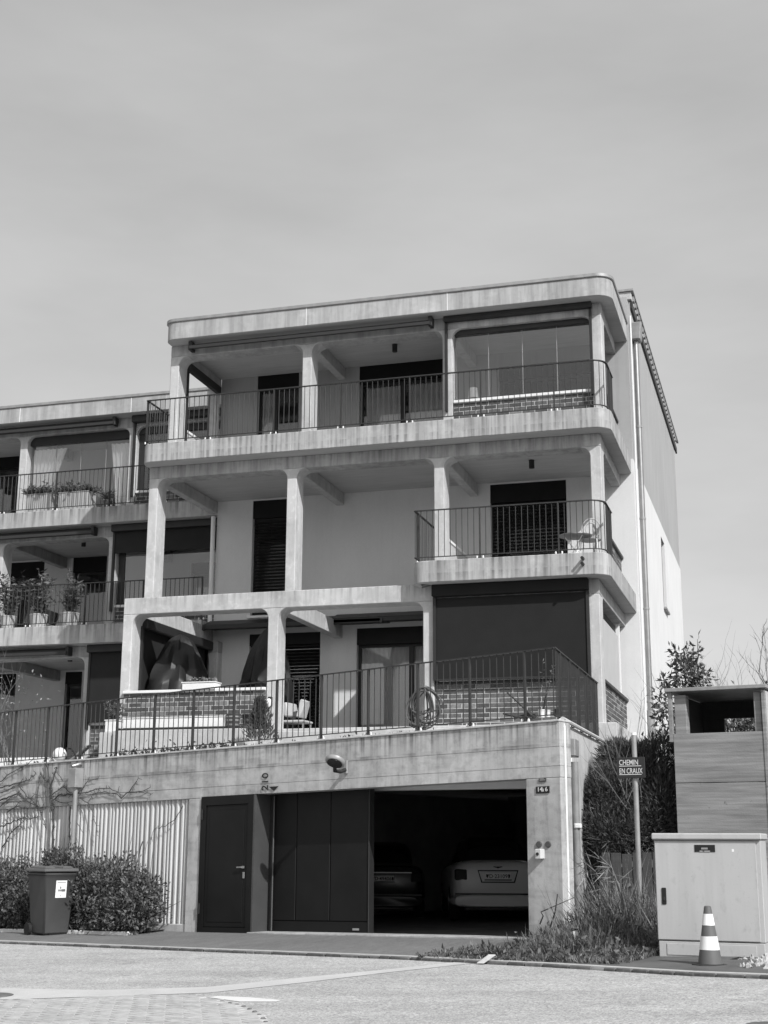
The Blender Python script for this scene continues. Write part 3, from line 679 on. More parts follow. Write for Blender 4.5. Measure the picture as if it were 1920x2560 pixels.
ASPH = layered('worn_asphalt', .45, [((.35, .35, .35), .3, .7, .90, 1.06), ((.3, 1.9, 1), .42, .6, 1.05, .92), ((4, 4, 4), .35, .65, .93, 1.06), ((1.1, 1.1, 1.1), .52, .7, 1.0, .86), ((24, 24, 24), .4, .6, .80, 1.14), ((60, 60, 60), .4, .62, .66, 1.24)], bump=.6, bscale=110, rough=.95)
APRON = layered('driveway_asphalt', .17, [((.5, .5, .5), .3, .7, .88, 1.1), ((9, 2, 9), .35, .7, .9, 1.1), ((40, 40, 40), .35, .7, .78, 1.2)], bump=.4, bscale=110, rough=.95)
STRIP = layered('pale_patch', .52, [((2, 2, 2), .3, .7, .9, 1.06), ((70, 70, 70), .35, .7, .88, 1.08)], bump=.4, bscale=110, rough=.95)
gridsheet('ground', [-700, -30, 40, 700], [-700, -1.5, 26, 700], EARTH, -.03)
def rt(x, y): p = onR(x, y); return st(p)
kerb_st = [rt(-700, 2331), rt(0, 2359), rt(520, 2380), rt(1000, 2399), rt(1380, 2419), rt(1720, 2440), rt(1900, 2447)]
kerb_st.append((kerb_st[-1][0]+6, kerb_st[-1][1]+.6))
sheet('road', kerb_st + [(40, 26), (-30, 26)], ASPH, .0)
GZ0 = -.35
sheet('driveway', [(-14, GZ0)] + [(6.9, GZ0), (6.9, kerb_st[3][1]+.02)] + list(reversed(kerb_st[:4])), APRON, .024)
# pale repair strip and paint mark on the road
a = [rt(x, y) for x, y in ((0, 2471), (250, 2476), (520, 2468), (760, 2444), (960, 2425), (1160, 2404), (1250, 2400))]
b = [rt(x, y) for x, y in ((1180, 2409), (960, 2433), (760, 2457), (520, 2483), (250, 2492), (0, 2500))]
sheet('road_patch', a+b, STRIP, .004)
sheet('road_marking', [rt(x, y) for x, y in ((520, 2494), (545, 2491), (620, 2494), (705, 2501), (690, 2505), (600, 2505))], WPAINT, .004)
# brick paved corner
cpt = [rt(x, y) for x, y in ((-30, 2502), (120, 2499), (300, 2490), (450, 2488), (560, 2502), (630, 2522), (668, 2548), (690, 2580), (690, 2680), (-30, 2680))]
PAVE = plain('paving_joint', .41, .95, 0, .2, 8, .3)
pv = sheet('paved_corner', cpt, PAVE, .006)
PVM = [plain('paver_a', .40, .9, 0, .2, 12, .3), plain('paver_b', .42, .9, 0, .2, 12, .3), plain('paver_c', .36, .9, 0, .2, 12, .3)]
pm = []
for k in range(3):
    me = MB().box(-.107, .107, -.052, .052, 0, .014).mesh('paver', bevel=.004); me.materials.append(PVM[k]); pm.append(me)
def inside(pt, poly):
    c = False; x, y = pt
    for i in range(len(poly)):
        (x1, y1), (x2, y2) = poly[i], poly[i-1]
        if (y1 > y) != (y2 > y) and x < (x2-x1)*(y-y1)/(y2-y1)+x1: c = not c
    return c
s0_, s1_ = min(p[0] for p in cpt), max(p[0] for p in cpt); t0_, t1_ = min(p[1] for p in cpt), max(p[1] for p in cpt)
rotg = atan2(GD.y, GD.x); cand = []
ti = t0_; row = 0
while ti < t1_:
    si = s0_+(row % 2)*.11
    while si < s1_:
        if inside((si, ti), cpt) and inside((si+.1, ti), cpt) and inside((si-.1, ti), cpt):
            p = Vector((P0.x, P0.y, 0))+GD*si+GN*ti; p.z = gz(p.x, p.y)+.0
            cand.append(((p-EYE).length, p))
        si += .222
    ti += .112; row += 1
v_ = lambda p: (lambda d: 960+F_PX*d.dot(CR)/d.dot(CF))(p-EYE), 
def proj(p):
    d = p-EYE; z = d.dot(CF); return 960+F_PX*d.dot(CR)/z, 1280-F_PX*d.dot(CU)/z
cand = [c for c in cand if -30 < proj(c[1])[0] < 720 and proj(c[1])[1] < 2600]
cand.sort(key=lambda c: c[0])
for _, p in cand[:300]:
    o = place('paver', pm[RND.choices((0, 1, 2), (4, 3, 3))[0]], None, pv, p); o.rotation_euler = (RND.uniform(-.02, .02), RND.uniform(-.02, .02), rotg+RND.uniform(-.02, .02))
if len(cand) > 300:
    m = MB()
    for _, p in cand[300:]:
        d, n = GD*.105, GN*.05
        m.hexa([p-d+n, p+d+n, p+d-n, p-d-n]+[q+Vector((0, 0, .02)) for q in (p-d+n, p+d+n, p+d-n, p-d-n)])
    stuff(put('paver_field', m, PVM[0], pv))
SETT = plain('sett_dark', .12, .9, 0, .3, 15, .4)
sm = MB().box(-.025, .025, -.022, .022, -.02, .018).mesh('edge_sett', bevel=.012); sm.materials.append(SETT)
for x, y in ((555, 2506), (575, 2510), (592, 2514), (609, 2519), (624, 2525), (637, 2532), (648, 2540), (658, 2549), (664, 2558)):
    p = onR(x, y); o = place('edge_sett', sm, None, pv, p); o.rotation_euler = (0, 0, RND.uniform(0, 3))
p = onR(12, 2491)
mh = put('manhole_cover', MB().lathe([(.19, 0), (.19, .012), (.17, .018), (.01, .018)], c=(p.x-.12, p.y, p.z), n=28), SETT, smooth=True)
tag(mh, 'dark manhole cover at the left edge of the road', 'manhole cover')
p = onR(1905, 2560)
mh = put('manhole_cover', MB().lathe([(.22, 0), (.22, .012), (.2, .018), (.01, .018)], c=(p.x+.10, p.y-.17, p.z), n=28), SETT, smooth=True)
tag(mh, 'dark round cover in the lower right corner of the road', 'manhole cover')
# kerb of dark setts
kb = MB(); kp = []
for s, t in kerb_st: p = Vector((P0.x, P0.y, 0))+GD*s+GN*t; p.z = gz(p.x, p.y); kp.append(p)
for i in range(len(kp)-1):
    A, B = kp[i], kp[i+1]; d = (B-A).normalized(); n = Vector((d.y, -d.x, 0)); n = -n if n.dot(GN) > 0 else n
    q = [A+n*.02, B+n*.02, B+n*.16, A+n*.16]
    if Vector((B-A)).cross(n).z < 0: q = [q[3], q[2], q[1], q[0]]
    kb.hexa([x+Vector((0, 0, -.05)) for x in q]+[x+Vector((0, 0, .04)) for x in q])
kerb = structure(put('kerb', kb, plain('kerb_concrete', .42, .9, 0, .15, 10, .4)))
KS = [plain('kerb_stone_a', .085, .9, 0, .3, 18, .5), plain('kerb_stone_b', .13, .9, 0, .3, 18, .5)]
kcache = {}
d_acc = 0; RK = random.Random(3)
for i in range(len(kp)-1):
    A, B = kp[i], kp[i+1]; L = (B-A).length; d = (B-A).normalized(); x = 0
    n = Vector((d.y, -d.x, 0)); n = -n if n.dot(GN) < 0 else n
    while x < L-.1:
        ln = RK.choice([.16, .2, .24, .3]); 
        key = (ln, RK.choice([0, 0, 1]))
        if key not in kcache:
            me = MB().box(0, ln-.012, -.03, .05, -.03, .036).mesh('kerb_stone', bevel=.010); me.materials.append(KS[key[1]]); kcache[key] = me
        p = A+d*x
        if -400 < proj(p)[0] < 2100 and RK.random() < .93:
            o = place('kerb_stone', kcache[key], None, kerb, p+n*RK.uniform(-.008, .006)-n*.02+Vector((0, 0, RK.uniform(-.006, .003)))); o.rotation_euler = (0, 0, atan2(d.y, d.x)+RK.uniform(-.02, .02))
        x += ln

# ------------------------------------------------------------------ garage built into the slope
GA = thing('garage', gp(3, -2, 0), 'concrete garage below the terrace with a half open folding door', 'garage')
zT = 2.878; zl = 2.111
z_a = onG(700, 1915)[1]; z_b = onG(700, 1957)[1]
S_END = onG(1398, 1796)[0]; SJ = onG(1317, 2100)[0]
sc0 = onG(472, 2010)[0]; sp1 = onG(500, 2160)[0]
zc_ = onG(300, 2007)[1]
SLW = -16.0
put('concrete_band', MB().gbox(SLW, S_END, -.3, .006, z_a+.0015, zT-.03), CONCW, GA, bevel=.003)
put('wall_coping', MB().gbox(SLW, S_END+.01, -.32, .028, zT-.029, zT), CONCL, GA, bevel=.006)
put('concrete_band', MB().gbox(SLW, S_END, -.3, .003, z_b+.0015, z_a), CONCW, GA, bevel=.003)
put('lintel', MB().gbox(-.02, S_END, -.3, 0, zl, z_b), CONCW, GA, bevel=.003)
put('lintel', MB().gbox(SLW, -.022, -.3, 0.0, zc_, z_b), CONCW, GA, bevel=.008)
put('pier', MB().gbox(sc0, -.022, -.3, 0, -.1, zc_-.001), CONCW, GA, bevel=.01)
put('pier', MB().gbox(SJ, S_END, -.3, 0, -.1, zl-.001), CONCW, GA, bevel=.012)
put('wall_base', MB().gbox(SLW, sc0-.002, -.3, -.02, -.25, .14), CONCW, GA, bevel=.01)
# ribbed concrete infill
prof = []; x = SLW; RK = random.Random(5)
while x < sc0:
    wv = RK.choice([.07, .085, .1, .12]); d = RK.uniform(.04, .065)
    prof += [(x, -.03), (x+wv*.25, -.03-d), (x+wv*.5, -.03-d), (x+wv*.72, -.03)]; x += wv
prof = [(min(a, sc0-.001), b) for a, b in prof] + [(sc0-.001, -.24), (SLW, -.24)]
RIB = layered('ribbed_concrete', .54, [((7, 7, .3), .3, .7, 1.08, .84), ((1.2, 1.2, .5), .3, .7, .9, 1.08), ((30, 30, 6), .6, .75, 1, .8)])
put('ribbed_panel', MB().prism([gp(s, t, .141) for s, t in prof], (0, 0, zc_-.142)), RIB, GA)
# right flank running back beside the hill
c0 = gp(S_END, 0, 0); flank = [Vector((c0.x, c0.y, 0)), Vector((-3.06, 23.55, 0))]
dd = (flank[1]-flank[0]).normalized(); nn = Vector((dd.y, -dd.x, 0))
A, B = flank[0]+dd*.06-nn*.004, flank[1]; A2 = gp(S_END-.24, -.12, 0)
put('flank_wall', MB().hexa([(p.x, p.y, -.1) for p in (A, B, B-nn*.25, A2)]+[(p.x, p.y, zz) for p, zz in zip((A, B, B-nn*.25, A2), (3.02, 3.06, 3.06, 3.02))]), CONCL, GA, bevel=.01)
# terrace deck
dk = [gp(SLW, -.31, 2.76), gp(S_END-.25, -.31, 2.76), Vector((-3.32, 23.5, 2.95)), Vector((-3.32, 24.5, 2.95)), Vector((-3.32, 36, 2.95)), Vector((-26, 36, 2.5))]
put('terrace_deck', MB().poly(dk+[p-Vector((0, 0, .25)) for p in dk], [tuple(range(6)), tuple(range(11, 5, -1))]+[(i, i+6, (i+1) % 6+6, (i+1) % 6) for i in range(6)]), plain('terrace_paving', .36, .95, 0, .3, 4, .4), GA)
# inside
IN = plain('garage_inside', .35, .9, 0, .2, 2)
put('inner_wall', MB().gbox(-2.2, -2.0, -13, -.31, -.1, 2.5), IN, GA)
put('inner_wall', MB().gbox(-2.2, 9.5, -13.2, -13.0, -.1, 2.6), IN, GA)
put('garage_floor', MB().gbox(-2.0, 8.5, -13, -.352, -.2, -.005), plain('garage_floor', .12, .7, 0, .2, 3), GA)
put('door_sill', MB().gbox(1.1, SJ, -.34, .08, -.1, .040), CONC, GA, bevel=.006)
# side door, standing proud of the folding door
ds1 = onG(632, 2160)[0]
dr = put('side_door', MB().gbox(.0, .11, -.05, .022, .0, zl-.004).gbox(ds1-.11, ds1, -.05, .022, .0, zl-.004).gbox(.111, ds1-.111, -.05, .022, zl-.14, zl-.004).gbox(.111, ds1-.111, -.05, .022, .0, .1), DARKD, GA)
put('door_leaf', MB().gbox(.112, ds1-.112, -.04, .006, .102, zl-.142), DARKD, dr, bevel=.008)
put('door_leaf', MB().gbox(.19, ds1-.19, .007, .013, .18, zl-.22), DARKD, dr, bevel=.004)
hs, hz = onG(612, 2168)
put('door_handle', MB().gbox(hs-.03, hs+.012, .008, .05, hz-.02, hz+.02).gbox(hs-.13, hs-.02, .04, .06, hz-.012, hz+.012).gbox(hs-.03, hs+.01, .008, .022, hz-.17, hz-.07), ZINC, dr, bevel=.005)
for zz in (.3, 1.75): put('hinge', MB().gbox(.015, .05, .022, .045, zz, zz+.16), DARKM, dr, bevel=.004)
put('return_panel', MB().gbox(ds1+.001, ds1+.03, -.34, .02, .0, zl-.004), plain('return_paint', .055, .5, 0, .15, 3), GA)
# folding door at the back of the reveal
OFF = -.34
fe = [onG(x, 2160, OFF)[0] for x in (683, 740, 825, 921)]
fe[0] = ds1+.12
put('door_post', MB().gbox(ds1+.031, ds1+.115, OFF-.04, OFF, .0, zl+.1), DARKM, GA)
s_ = onG(681, 2160, OFF+.05)[0]
put('guide_rod', MB().tube([gp(s_, OFF+.04, .05), gp(s_, OFF+.04, zl-.03)], .012, 8), MATS['plate_grey'] if 'plate_grey' in MATS else plain('rod_grey', .08, .5, 0, .1, 5), GA)
fd = put('folding_door', MB().gbox(fe[0], fe[3], OFF-.05, OFF-.02, .02, zl+.1), DARKD, GA)
for i in range(3):
    a, b = fe[i]+.006, fe[i+1]-.006
    put('door_panel', MB().gbox(a, b, OFF-.019, OFF+.0, .2, zl+.06), DARKD, fd, bevel=.01)
put('kick_plate', MB().gbox(fe[0], fe[3], OFF-.018, OFF+.004, .03, .19), DARKD, fd, bevel=.006)
put('edge_stile', MB().gbox(fe[3]+.001, fe[3]+.02, OFF-.12, OFF+.015, .02, zl+.1), plain('stile_grey', .02, .4, 0, .15, 3), fd, bevel=.008)
a, z_ = onG(889, 2324, OFF+.01); put('maker_plate', MB().gbox(a-.06, a+.06, OFF+.005, OFF+.01, z_-.012, z_+.018), ZINCD, fd)
put('ceiling_beam', MB().hexa([gp(s, t, z) for s, t, z in ((2.4, -.7, 2.13), (SJ+.2, -.7, 2.01), (SJ+.2, -.95, 2.01), (2.4, -.95, 2.13), (2.4, -.7, 2.45), (SJ+.2, -.7, 2.45), (SJ+.2, -.95, 2.45), (2.4, -.95, 2.45))]), SILLW, GA)
put('door_track', MB().gbox(ds1+.03, SJ, OFF-.2, OFF+.04, zl+.12, zl+.3), DARKM, GA)
# pipes at the right corner
cr = gp(S_END, -.25, 0); zt_ = 2.55
PIPEM = plain('pipe_zinc', .24, .5, .2, .2, 6)
def flank_pt(u, out, z): q = flank[0]+dd*u+nn*out; return Vector((q.x, q.y, z))
pp = put('downpipe', MB().tube([flank_pt(.62, .10, .2), flank_pt(.62, .10, 2.5)], .056, 12), PIPEM, GA, smooth=True)
for zz in (.85, 1.6): put('pipe_collar', MB().tube([flank_pt(.62, .10, zz), flank_pt(.62, .10, zz+.05)], .068, 12), PIPEM, pp)
put('conduit', MB().tube([flank_pt(.14, .04, .2), flank_pt(.14, .04, 2.95), flank_pt(.14, .02, 3.03)], .022, 8), WPAINT, GA, smooth=True)
put('conduit', MB().tube([flank_pt(.40, .06, .6), flank_pt(.40, .06, 2.4)], .022, 8), PIPEM, GA)
put('hopper_head', MB().box(*(lambda q: (q.x-.075, q.x+.075, q.y-.24, q.y+.12))(flank_pt(.62, .08, 0)), onX(1433, 1891, -2.9).z, onX(1433, 1847, -2.9).z), ZINCD, GA, bevel=.012)
put('tap', MB().box(*(lambda q: (q.x-.05, q.x+.05, q.y-.05, q.y+.05))(flank_pt(.60, .13, 0)), onX(1437, 2070, -2.88).z, onX(1437, 2058, -2.88).z), WPAINT, GA, bevel=.01)
put('flank_coping', MB().tube([flank_pt(.1, .03, 3.05), flank_pt(4.7, .03, 3.08)], .03, 8), CONCL, GA)

# terrace railing
rp = [gp(SLW+6, -.08, zT), gp(S_END-.1, -.08, zT), Vector((-3.10, 23.3, 3.05))]
tr = railing(None, rp, 1.0, sp=.113, every=8, name='terrace_railing', first=3)
tag(tr, 'long dark steel terrace railing on the garage wall', 'railing')

# fittings on the garage front
def gtext(body, size, s, t, z, mat, name, parent=None, up=False, align='LEFT', ext=.0015):
    me = text_mesh(body, size, ext, align); o = place(name, me, mat, parent)
    ux = GD + Vector((0, 0, GS)); uy = Vector((0, 0, 1))
    if up: ux, uy = Vector((0, 0, 1)), -(GD+Vector((0, 0, GS)))
    return orient(o, gp(s, t, z), ux, uy)
BLACK = plain('black_enamel', .012, .4, 0, .1, 4); LETTER = plain('letter_white', .62, .5, 0, .05, 4)
a, z_ = onG(842, 1903); b, zb2 = onG(868, 1920)
lt = thing('wall_lamp', gp(b, 0, zb2), 'round grey street-type lamp on the concrete wall above the garage', 'lamp')
put('wall_bracket', MB().gbox(b-.035, b+.035, .008, .05, zb2-.09, zb2+.11), ZINCD, lt, bevel=.012)
hd = MB().lathe([(.05, -.05), (.17, -.045), (.19, -.02), (.19, .02), (.17, .035), (.01, .045)], n=28).mesh('lamp_head', smooth=True)
ho = place('lamp_head', hd, ZINCD, lt)
nh = (Vector((0, 0, 1))*.86+_fh*.46+CR*.24).normalized(); hc = on(838, 1903, GN, GN.dot(P0)+.40)
Mh = Matrix.Translation(hc) @ Vector((0, 0, 1)).rotation_difference(nh).to_matrix().to_4x4() @ Matrix.Diagonal((.78, .78, .8, 1))
put('arm', MB().tube([gp(b, .05, zb2-.03), gp(b-.0, .16, zb2-.06), gp(b-.03, .26, zb2-.05), hc + (gp(b, .3, zb2)-hc)*.45], .03, 10), DARKM, lt, smooth=True)
for v in hd.vertices: v.co = Mh @ v.co
lens = MB().lathe([(.145, -.047), (.145, -.058), (.01, -.06)], n=24).mesh('lamp_lens', smooth=True)
lo = place('lamp_lens', lens, plain('lens', .02, .25, 0, .1, 4), lt)
for v in lens.vertices: v.co = Mh @ v.co
a, z_ = onG(671, 1977)
nb = gtext('210', .185, a, .016, z_, BLACK, 'height_number', up=True); tag(nb, 'black height number 210 painted upright on the lintel', 'number')
a0, z0 = onG(674, 1967); a1, z1 = onG(698, 1965.5); am, zm = onG(686, 1977)
ar = put('height_arrow', MB().prism([gp(a0, .014, z0), gp(am, .014, zm), gp(a1, .014, z1)], GN*.004), BLACK); tag(ar, 'small black triangle pointing down beside the number 210', 'arrow')
def plate(name, x0, y0, x1, y1, mat, th=.012):
    s0, za = onG(x0, y1); s1, zb = onG(x1, y0); return put(name, MB().gbox(s0, s1, .002, .002+th, za, zb), mat, bevel=.002), s0, s1, za, zb
o, s0, s1, za, zb = plate('house_number_sign', 1341, 1965, 1374, 1984, BLACK); tag(o, 'black enamel sign reading 14 à 6 on the garage pillar', 'sign')
gtext('14', (zb-za)*.92, s0+.02, .0155, za+.024, LETTER, 'lettering', o); gtext('à', (zb-za)*.85, s0+(s1-s0)*.45, .0155, za+.024, LETTER, 'lettering', o); gtext('6', (zb-za)*.92, s0+(s1-s0)*.69, .0155, za+.024, LETTER, 'lettering', o)
o, s0, s1, za, zb = plate('name_plate', 1348, 1945, 1366, 1955, plain('plate_dark', .06, .4, 0, .2, 30)); tag(o, 'tiny dark plate above the house number sign', 'sign')
put('plate_text', MB().gbox(s0+.015, s1-.015, .0145, .0155, za+.018, za+.03).gbox(s0+.015, s1-.03, .0145, .0155, za+.036, za+.046), ZINCD, o)
for x, lb in ((1348, 'left round dark button plate on the garage pillar'), (1371, 'right round dark button plate on the garage pillar')):
    a, z_ = onG(x, 2111); o = put('round_plate', MB().tube([gp(a, .001, z_), gp(a, .012, z_), gp(a, .018, z_)], [.043, .043, .035], 20), plain('plate_grey', .07, .5, 0, .1, 5)); tag(o, lb, 'plate', 'round plates on the pillar')
a, z_ = onG(1355, 2135)
o = put('key_switch', MB().gbox(a-.045, a+.045, .001, .11, z_-.065, z_+.065), plain('box_white', .55, .5, 0, .05, 5), bevel=.008); tag(o, 'small white key switch box below the round plates', 'switch')
put('key_lock', MB().tube([gp(a-.005, .109, z_), gp(a-.005, .118, z_)], .022, 12), DARKM, o)
# conduit box on the left part of the wall
a, z_ = onG(202, 1945)
jb = thing('junction_box', gp(a, 0, z_), 'metal junction box on a conduit among the climbing stems', 'box')
put('box', MB().gbox(a-.10, a+.09, .016, .20, z_-.17, z_+.16), ZINCD, jb, bevel=.006)
put('conduit', MB().tube([gp(a, .1, z_-.17), gp(a, .1, .3)], .04, 10), ZINCD, jb, smooth=True)
a, z_ = onG(201, 1914)
o = put('wall_camera', MB().tube([gp(a+.05, .02, z_+.03), gp(a, .07, z_+.01), gp(a-.03, .17, z_-.02)], .035, 10), ZINC, smooth=True); tag(o, 'small tubular camera just under the terrace railing', 'camera')
# ------------------------------------------------------------------ cars in the garage
def loft(secs, n=28, ex=3.2):
    """secs: (y, half width, z0, z1) super-ellipse rings, closed at both ends"""
    m = MB()
    for y, hw, z0, z1 in secs:
        for k in range(n):
            a = 2*pi*k/n; c, s = cos(a), sin(a)
            m.v.append((hw*abs(c)**(2/ex)*(1 if c >= 0 else -1), y, (z0+z1)/2+(z1-z0)/2*abs(s)**(2/ex)*(1 if s >= 0 else -1)))
    for i in range(len(secs)-1):
        for k in range(n): k2 = (k+1) % n; m.f.append((i*n+k, (i+1)*n+k, (i+1)*n+k2, i*n+k2))
    m.f.append(tuple(range(n))); m.f.append(tuple((len(secs)-1)*n+k for k in range(n-1, -1, -1)))
    return m
def car(name, org, head, paint, plate_txt, label, fancy):
    hd = Vector(head).normalized(); rt_ = Vector((hd.y, -hd.x, 0))
    T = thing(name, org, label, 'car', 'cars parked in the garage')
    def loc(m):
        m.v = [tuple(Vector(org)+rt_*x*.89+hd*y+Vector((0, 0, z))) for x, y, z in m.v]; return m
    def add(nm, m, mat, par=None, bevel=0, smooth=False): return put(nm, loc(m), mat, par or T, bevel, smooth)
    body = add('body', loft([(.0, .70, .46, .90), (.03, .80, .40, .97), (.10, .86, .34, 1.01), (.35, .90, .26, 1.035), (1.0, .93, .22, 1.04), (2.3, .94, .2, 1.0), (3.6, .93, .22, .95), (4.4, .88, .28, .86), (4.75, .74, .36, .74)], ex=4.2), paint, smooth=True)
    cabin = add('cabin', loft([(.72, .66, .96, 1.045), (1.0, .66, .96, 1.2), (1.45, .645, .95, 1.40), (2.1, .63, .95, 1.46), (2.8, .63, .95, 1.43), (3.6, .70, .93, 1.0)], ex=3.5), TARP, smooth=True)
    DG = MATS.get('car_glass') or plain('car_glass', .01, .08, 0, .05, 3, spec=.7)
    add('rear_window', MB().poly([(-.55, .80, 1.075), (.55, .80, 1.075), (.50, 1.38, 1.385), (-.50, 1.38, 1.385)], [(0, 1, 2, 3)]), DG, cabin)
    LT = MATS.get('tail_lens') or plain('tail_lens', .012, .5, 0, .1, 6, spec=.2)
    for sg in (-1, 1):
        x0, x1 = sorted((sg*.60, sg*.845))
        add('tail_light', MB().hexa([(x0, -.016 if sg > 0 else .012, .70), (x1, .012 if sg > 0 else -.016, .70), (x1, .12, .70), (x0, .12, .70), (x0, -.012 if sg > 0 else .016, .885), (x1, .016 if sg > 0 else -.012, .885), (x1, .14, .885), (x0, .14, .885)]), LT, bevel=.02)
        for yy in (.95, 3.75):
            wh = add('wheel', MB().tube([(sg*.70, yy, .32), (sg*.72, yy, .32), (sg*.90, yy, .32), (sg*.92, yy, .32)], [.29, .32, .32, .29], 24), MATS.get('tyre') or plain('tyre', .015, .8, 0, .2, 10), smooth=True)
            add('rim', MB().tube([(sg*.921, yy, .32), (sg*.93, yy, .32)], .19, 16), ZINC, wh)
    add('bumper', loft([(-.06, .74, .27, .44), (-.03, .84, .25, .46), (.10, .90, .24, .46), (.5, .92, .24, .44)], ex=4), paint, smooth=True)
    add('bumper_gap', MB().box(-.84, .84, -.022, .03, .452, .485), BLACK)
    add('diffuser', MB().box(-.66, .66, -.04, .1, .19, .262), BLACK, bevel=.02)
    for sg in (-1, 1): add('exhaust', MB().box(sg*.45-.13, sg*.45+.13, -.07, .1, .22, .25), MATS['cap_grey'], bevel=.012)
    zc = .775
    if fancy:
        o_, i_ = [(-.40, .875), (.40, .875), (.33, .66), (-.33, .66)], [(-.375, .855), (.375, .855), (.31, .68), (-.31, .68)]
        pts = [(x, -.016, z) for x, z in o_]+[(x, -.016, z) for x, z in i_]+[(x, .05, z) for x, z in o_]+[(x, .05, z) for x, z in i_]
        add('plate_surround', MB().poly(pts, [(k, (k+1) % 4, (k+1) % 4+4, k+4) for k in range(4)]+[(k, k+8, (k+1) % 4+8, (k+1) % 4) for k in range(4)]+[(k+4, (k+1) % 4+4, (k+1) % 4+12, k+12) for k in range(4)]), BLACK)
        em = add('emblem', MB().lathe([(.018, 0), (.018, .006)], n=12), ZINC)
        for v in em.data.vertices: pass
        bpy.data.objects.remove(em)
        add('emblem', MB().box(-.016, .016, -.004, .02, .905, .935).poly([(-.09, -.002, .925), (-.016, -.002, .91), (-.016, -.002, .932), (-.085, -.002, .94)], [(0, 1, 2, 3)]).poly([(.09, -.002, .925), (.016, -.002, .91), (.016, -.002, .932), (.085, -.002, .94)], [(3, 2, 1, 0)]), DARKM)
    else:
        add('trim_bar', MB().box(-.5, .62, -.012, .02, .875, .892), ZINC)
    pl = add('number_plate', MB().box(-.25, .25, -.03, -.005, zc-.055, zc+.055), WPAINT, bevel=.004)
    add('plate_holder', MB().box(-.265, .265, -.026, -.0, zc-.075, zc-.057), BLACK, pl)
    me = text_mesh(plate_txt, .092, .001, 'CENTER', .012); t_ = place('lettering', me, BLACK, pl)
    orient(t_, Vector(org)-hd*.032+Vector((0, 0, zc-.034)), rt_, (0, 0, 1))
    for sg in (-1, 1):
        add('crest', MB().poly([(sg*.215-.02, -.0325, zc+.028), (sg*.215+.02, -.0325, zc+.028), (sg*.215+.02, -.0325, zc-.008), (sg*.215, -.0325, zc-.03), (sg*.215-.02, -.0325, zc-.008)], [(4, 3, 2, 1, 0)]), DARKM, pl)
    return T
p = EYE+ray(1245, 2190)*24.0; fl = gz(p.x, p.y)
car('parked_car', (p.x, p.y, p.z-.775), _fh, plain('silver_paint', .6, .35, .0, .04, 3, spec=.6), 'VD·231092', 'silver saloon car with framed plate parked behind the garage opening', True)
p = EYE+ray(957, 2196)*26.4
car('parked_car', (p.x, p.y, p.z-.775), _fh, plain('dark_car_paint', .05, .25, .3, .04, 3, spec=.6), 'VD·494060', 'dark car half hidden behind the folding garage door', False)

# ------------------------------------------------------------------ wheelie bin
vb = Vector((.83, -.56, 0)).normalized()            # front of the bin
ub = Vector((-vb.y, vb.x, 0))                        # to the right, seen from the street
bo = onR(140, 2341)-vb*.25
BINM = plain('bin_plastic', .06, .42, 0, .08, 4); BINL = plain('bin_lid', .10, .4, 0, .08, 4)
BT = thing('wheelie_bin', bo, 'dark grey two wheeled bin with white sticker before the bushes', 'bin')
def bl(x, y, z): return bo+ub*x+vb*y+Vector((0, 0, z))
def bring(hx, y0, y1, z): return [bl(-hx, y1, z), bl(hx, y1, z), bl(hx, y0, z), bl(-hx, y0, z)]
rings = [bring(.225, -.22, .25, .03), bring(.275, -.33, .30, .93), bring(.29, -.36, .315, .94), bring(.29, -.36, .315, 1.0)]
m = MB()
for r in rings: m.v += [tuple(q) for q in r]
for i in range(3):
    for k in range(4): m.f.append((i*4+k, i*4+(k+1) % 4, (i+1)*4+(k+1) % 4, (i+1)*4+k))
m.f += [(3, 2, 1, 0), (12, 13, 14, 15)]
bd = put('body', m, BINM, BT, bevel=.03, smooth=True)
put('lid', MB().hexa(bring(.31, -.37, .345, 1.005)+bring(.30, -.36, .335, 1.06)), BINL, BT, bevel=.015)
for sg in (-1, 1): put('lid_ridge', MB().hexa(bring(.12, -.36, .20, 1.062)[:0] or [bl(sg*.16-.1, .25, 1.062), bl(sg*.16+.1, .25, 1.062), bl(sg*.16+.1, -.33, 1.062), bl(sg*.16-.1, -.33, 1.062), bl(sg*.16-.06, .2, 1.095), bl(sg*.16+.06, .2, 1.095), bl(sg*.16+.06, -.33, 1.10), bl(sg*.16-.06, -.33, 1.10)]), BINL, BT, bevel=.01)
put('handle', MB().tube([bl(-.25, -.38, 1.0), bl(-.25, -.44, 1.02), bl(.25, -.44, 1.02), bl(.25, -.38, 1.0)], .016, 8), BINL, BT)
for sg in (-1, 1): put('wheel', MB().tube([bl(sg*.235, -.24, .1), bl(sg*.285, -.24, .1)], .1, 18), MATS['tyre'], BT, smooth=True)
put('foot_recess', MB().hexa([bl(-.13, .252, .02), bl(.13, .252, .02), bl(.13, .2, .02), bl(-.13, .2, .02), bl(-.13, .2535, .05), bl(.13, .2535, .05), bl(.13, .2, .05), bl(-.13, .2, .05)]), BLACK, BT)
def bf(x, z): y = .25+.05*(z-.03)/.9+.004; return bl(x, y, z)
stq = [bf(-.075, .60), bf(.115, .60), bf(.115, .87), bf(-.075, .87)]
sk = put('sticker', MB().prism(stq, vb*.002), SILLW, BT)
GREYP = plain('print_grey', .22, .6, 0, .1, 9)
for a in ((-.055, .095, .835, .845), (-.035, .09, .70, .73), (-.005, .02, .74, .775), (.03, .095, .695, .735), (0, .03, .625, .635)):
    put('print', MB().prism([q+vb*.003 for q in (bf(a[0], a[2]), bf(a[1], a[2]), bf(a[1], a[3]), bf(a[0], a[3]))], vb*.0008), GREYP, sk)
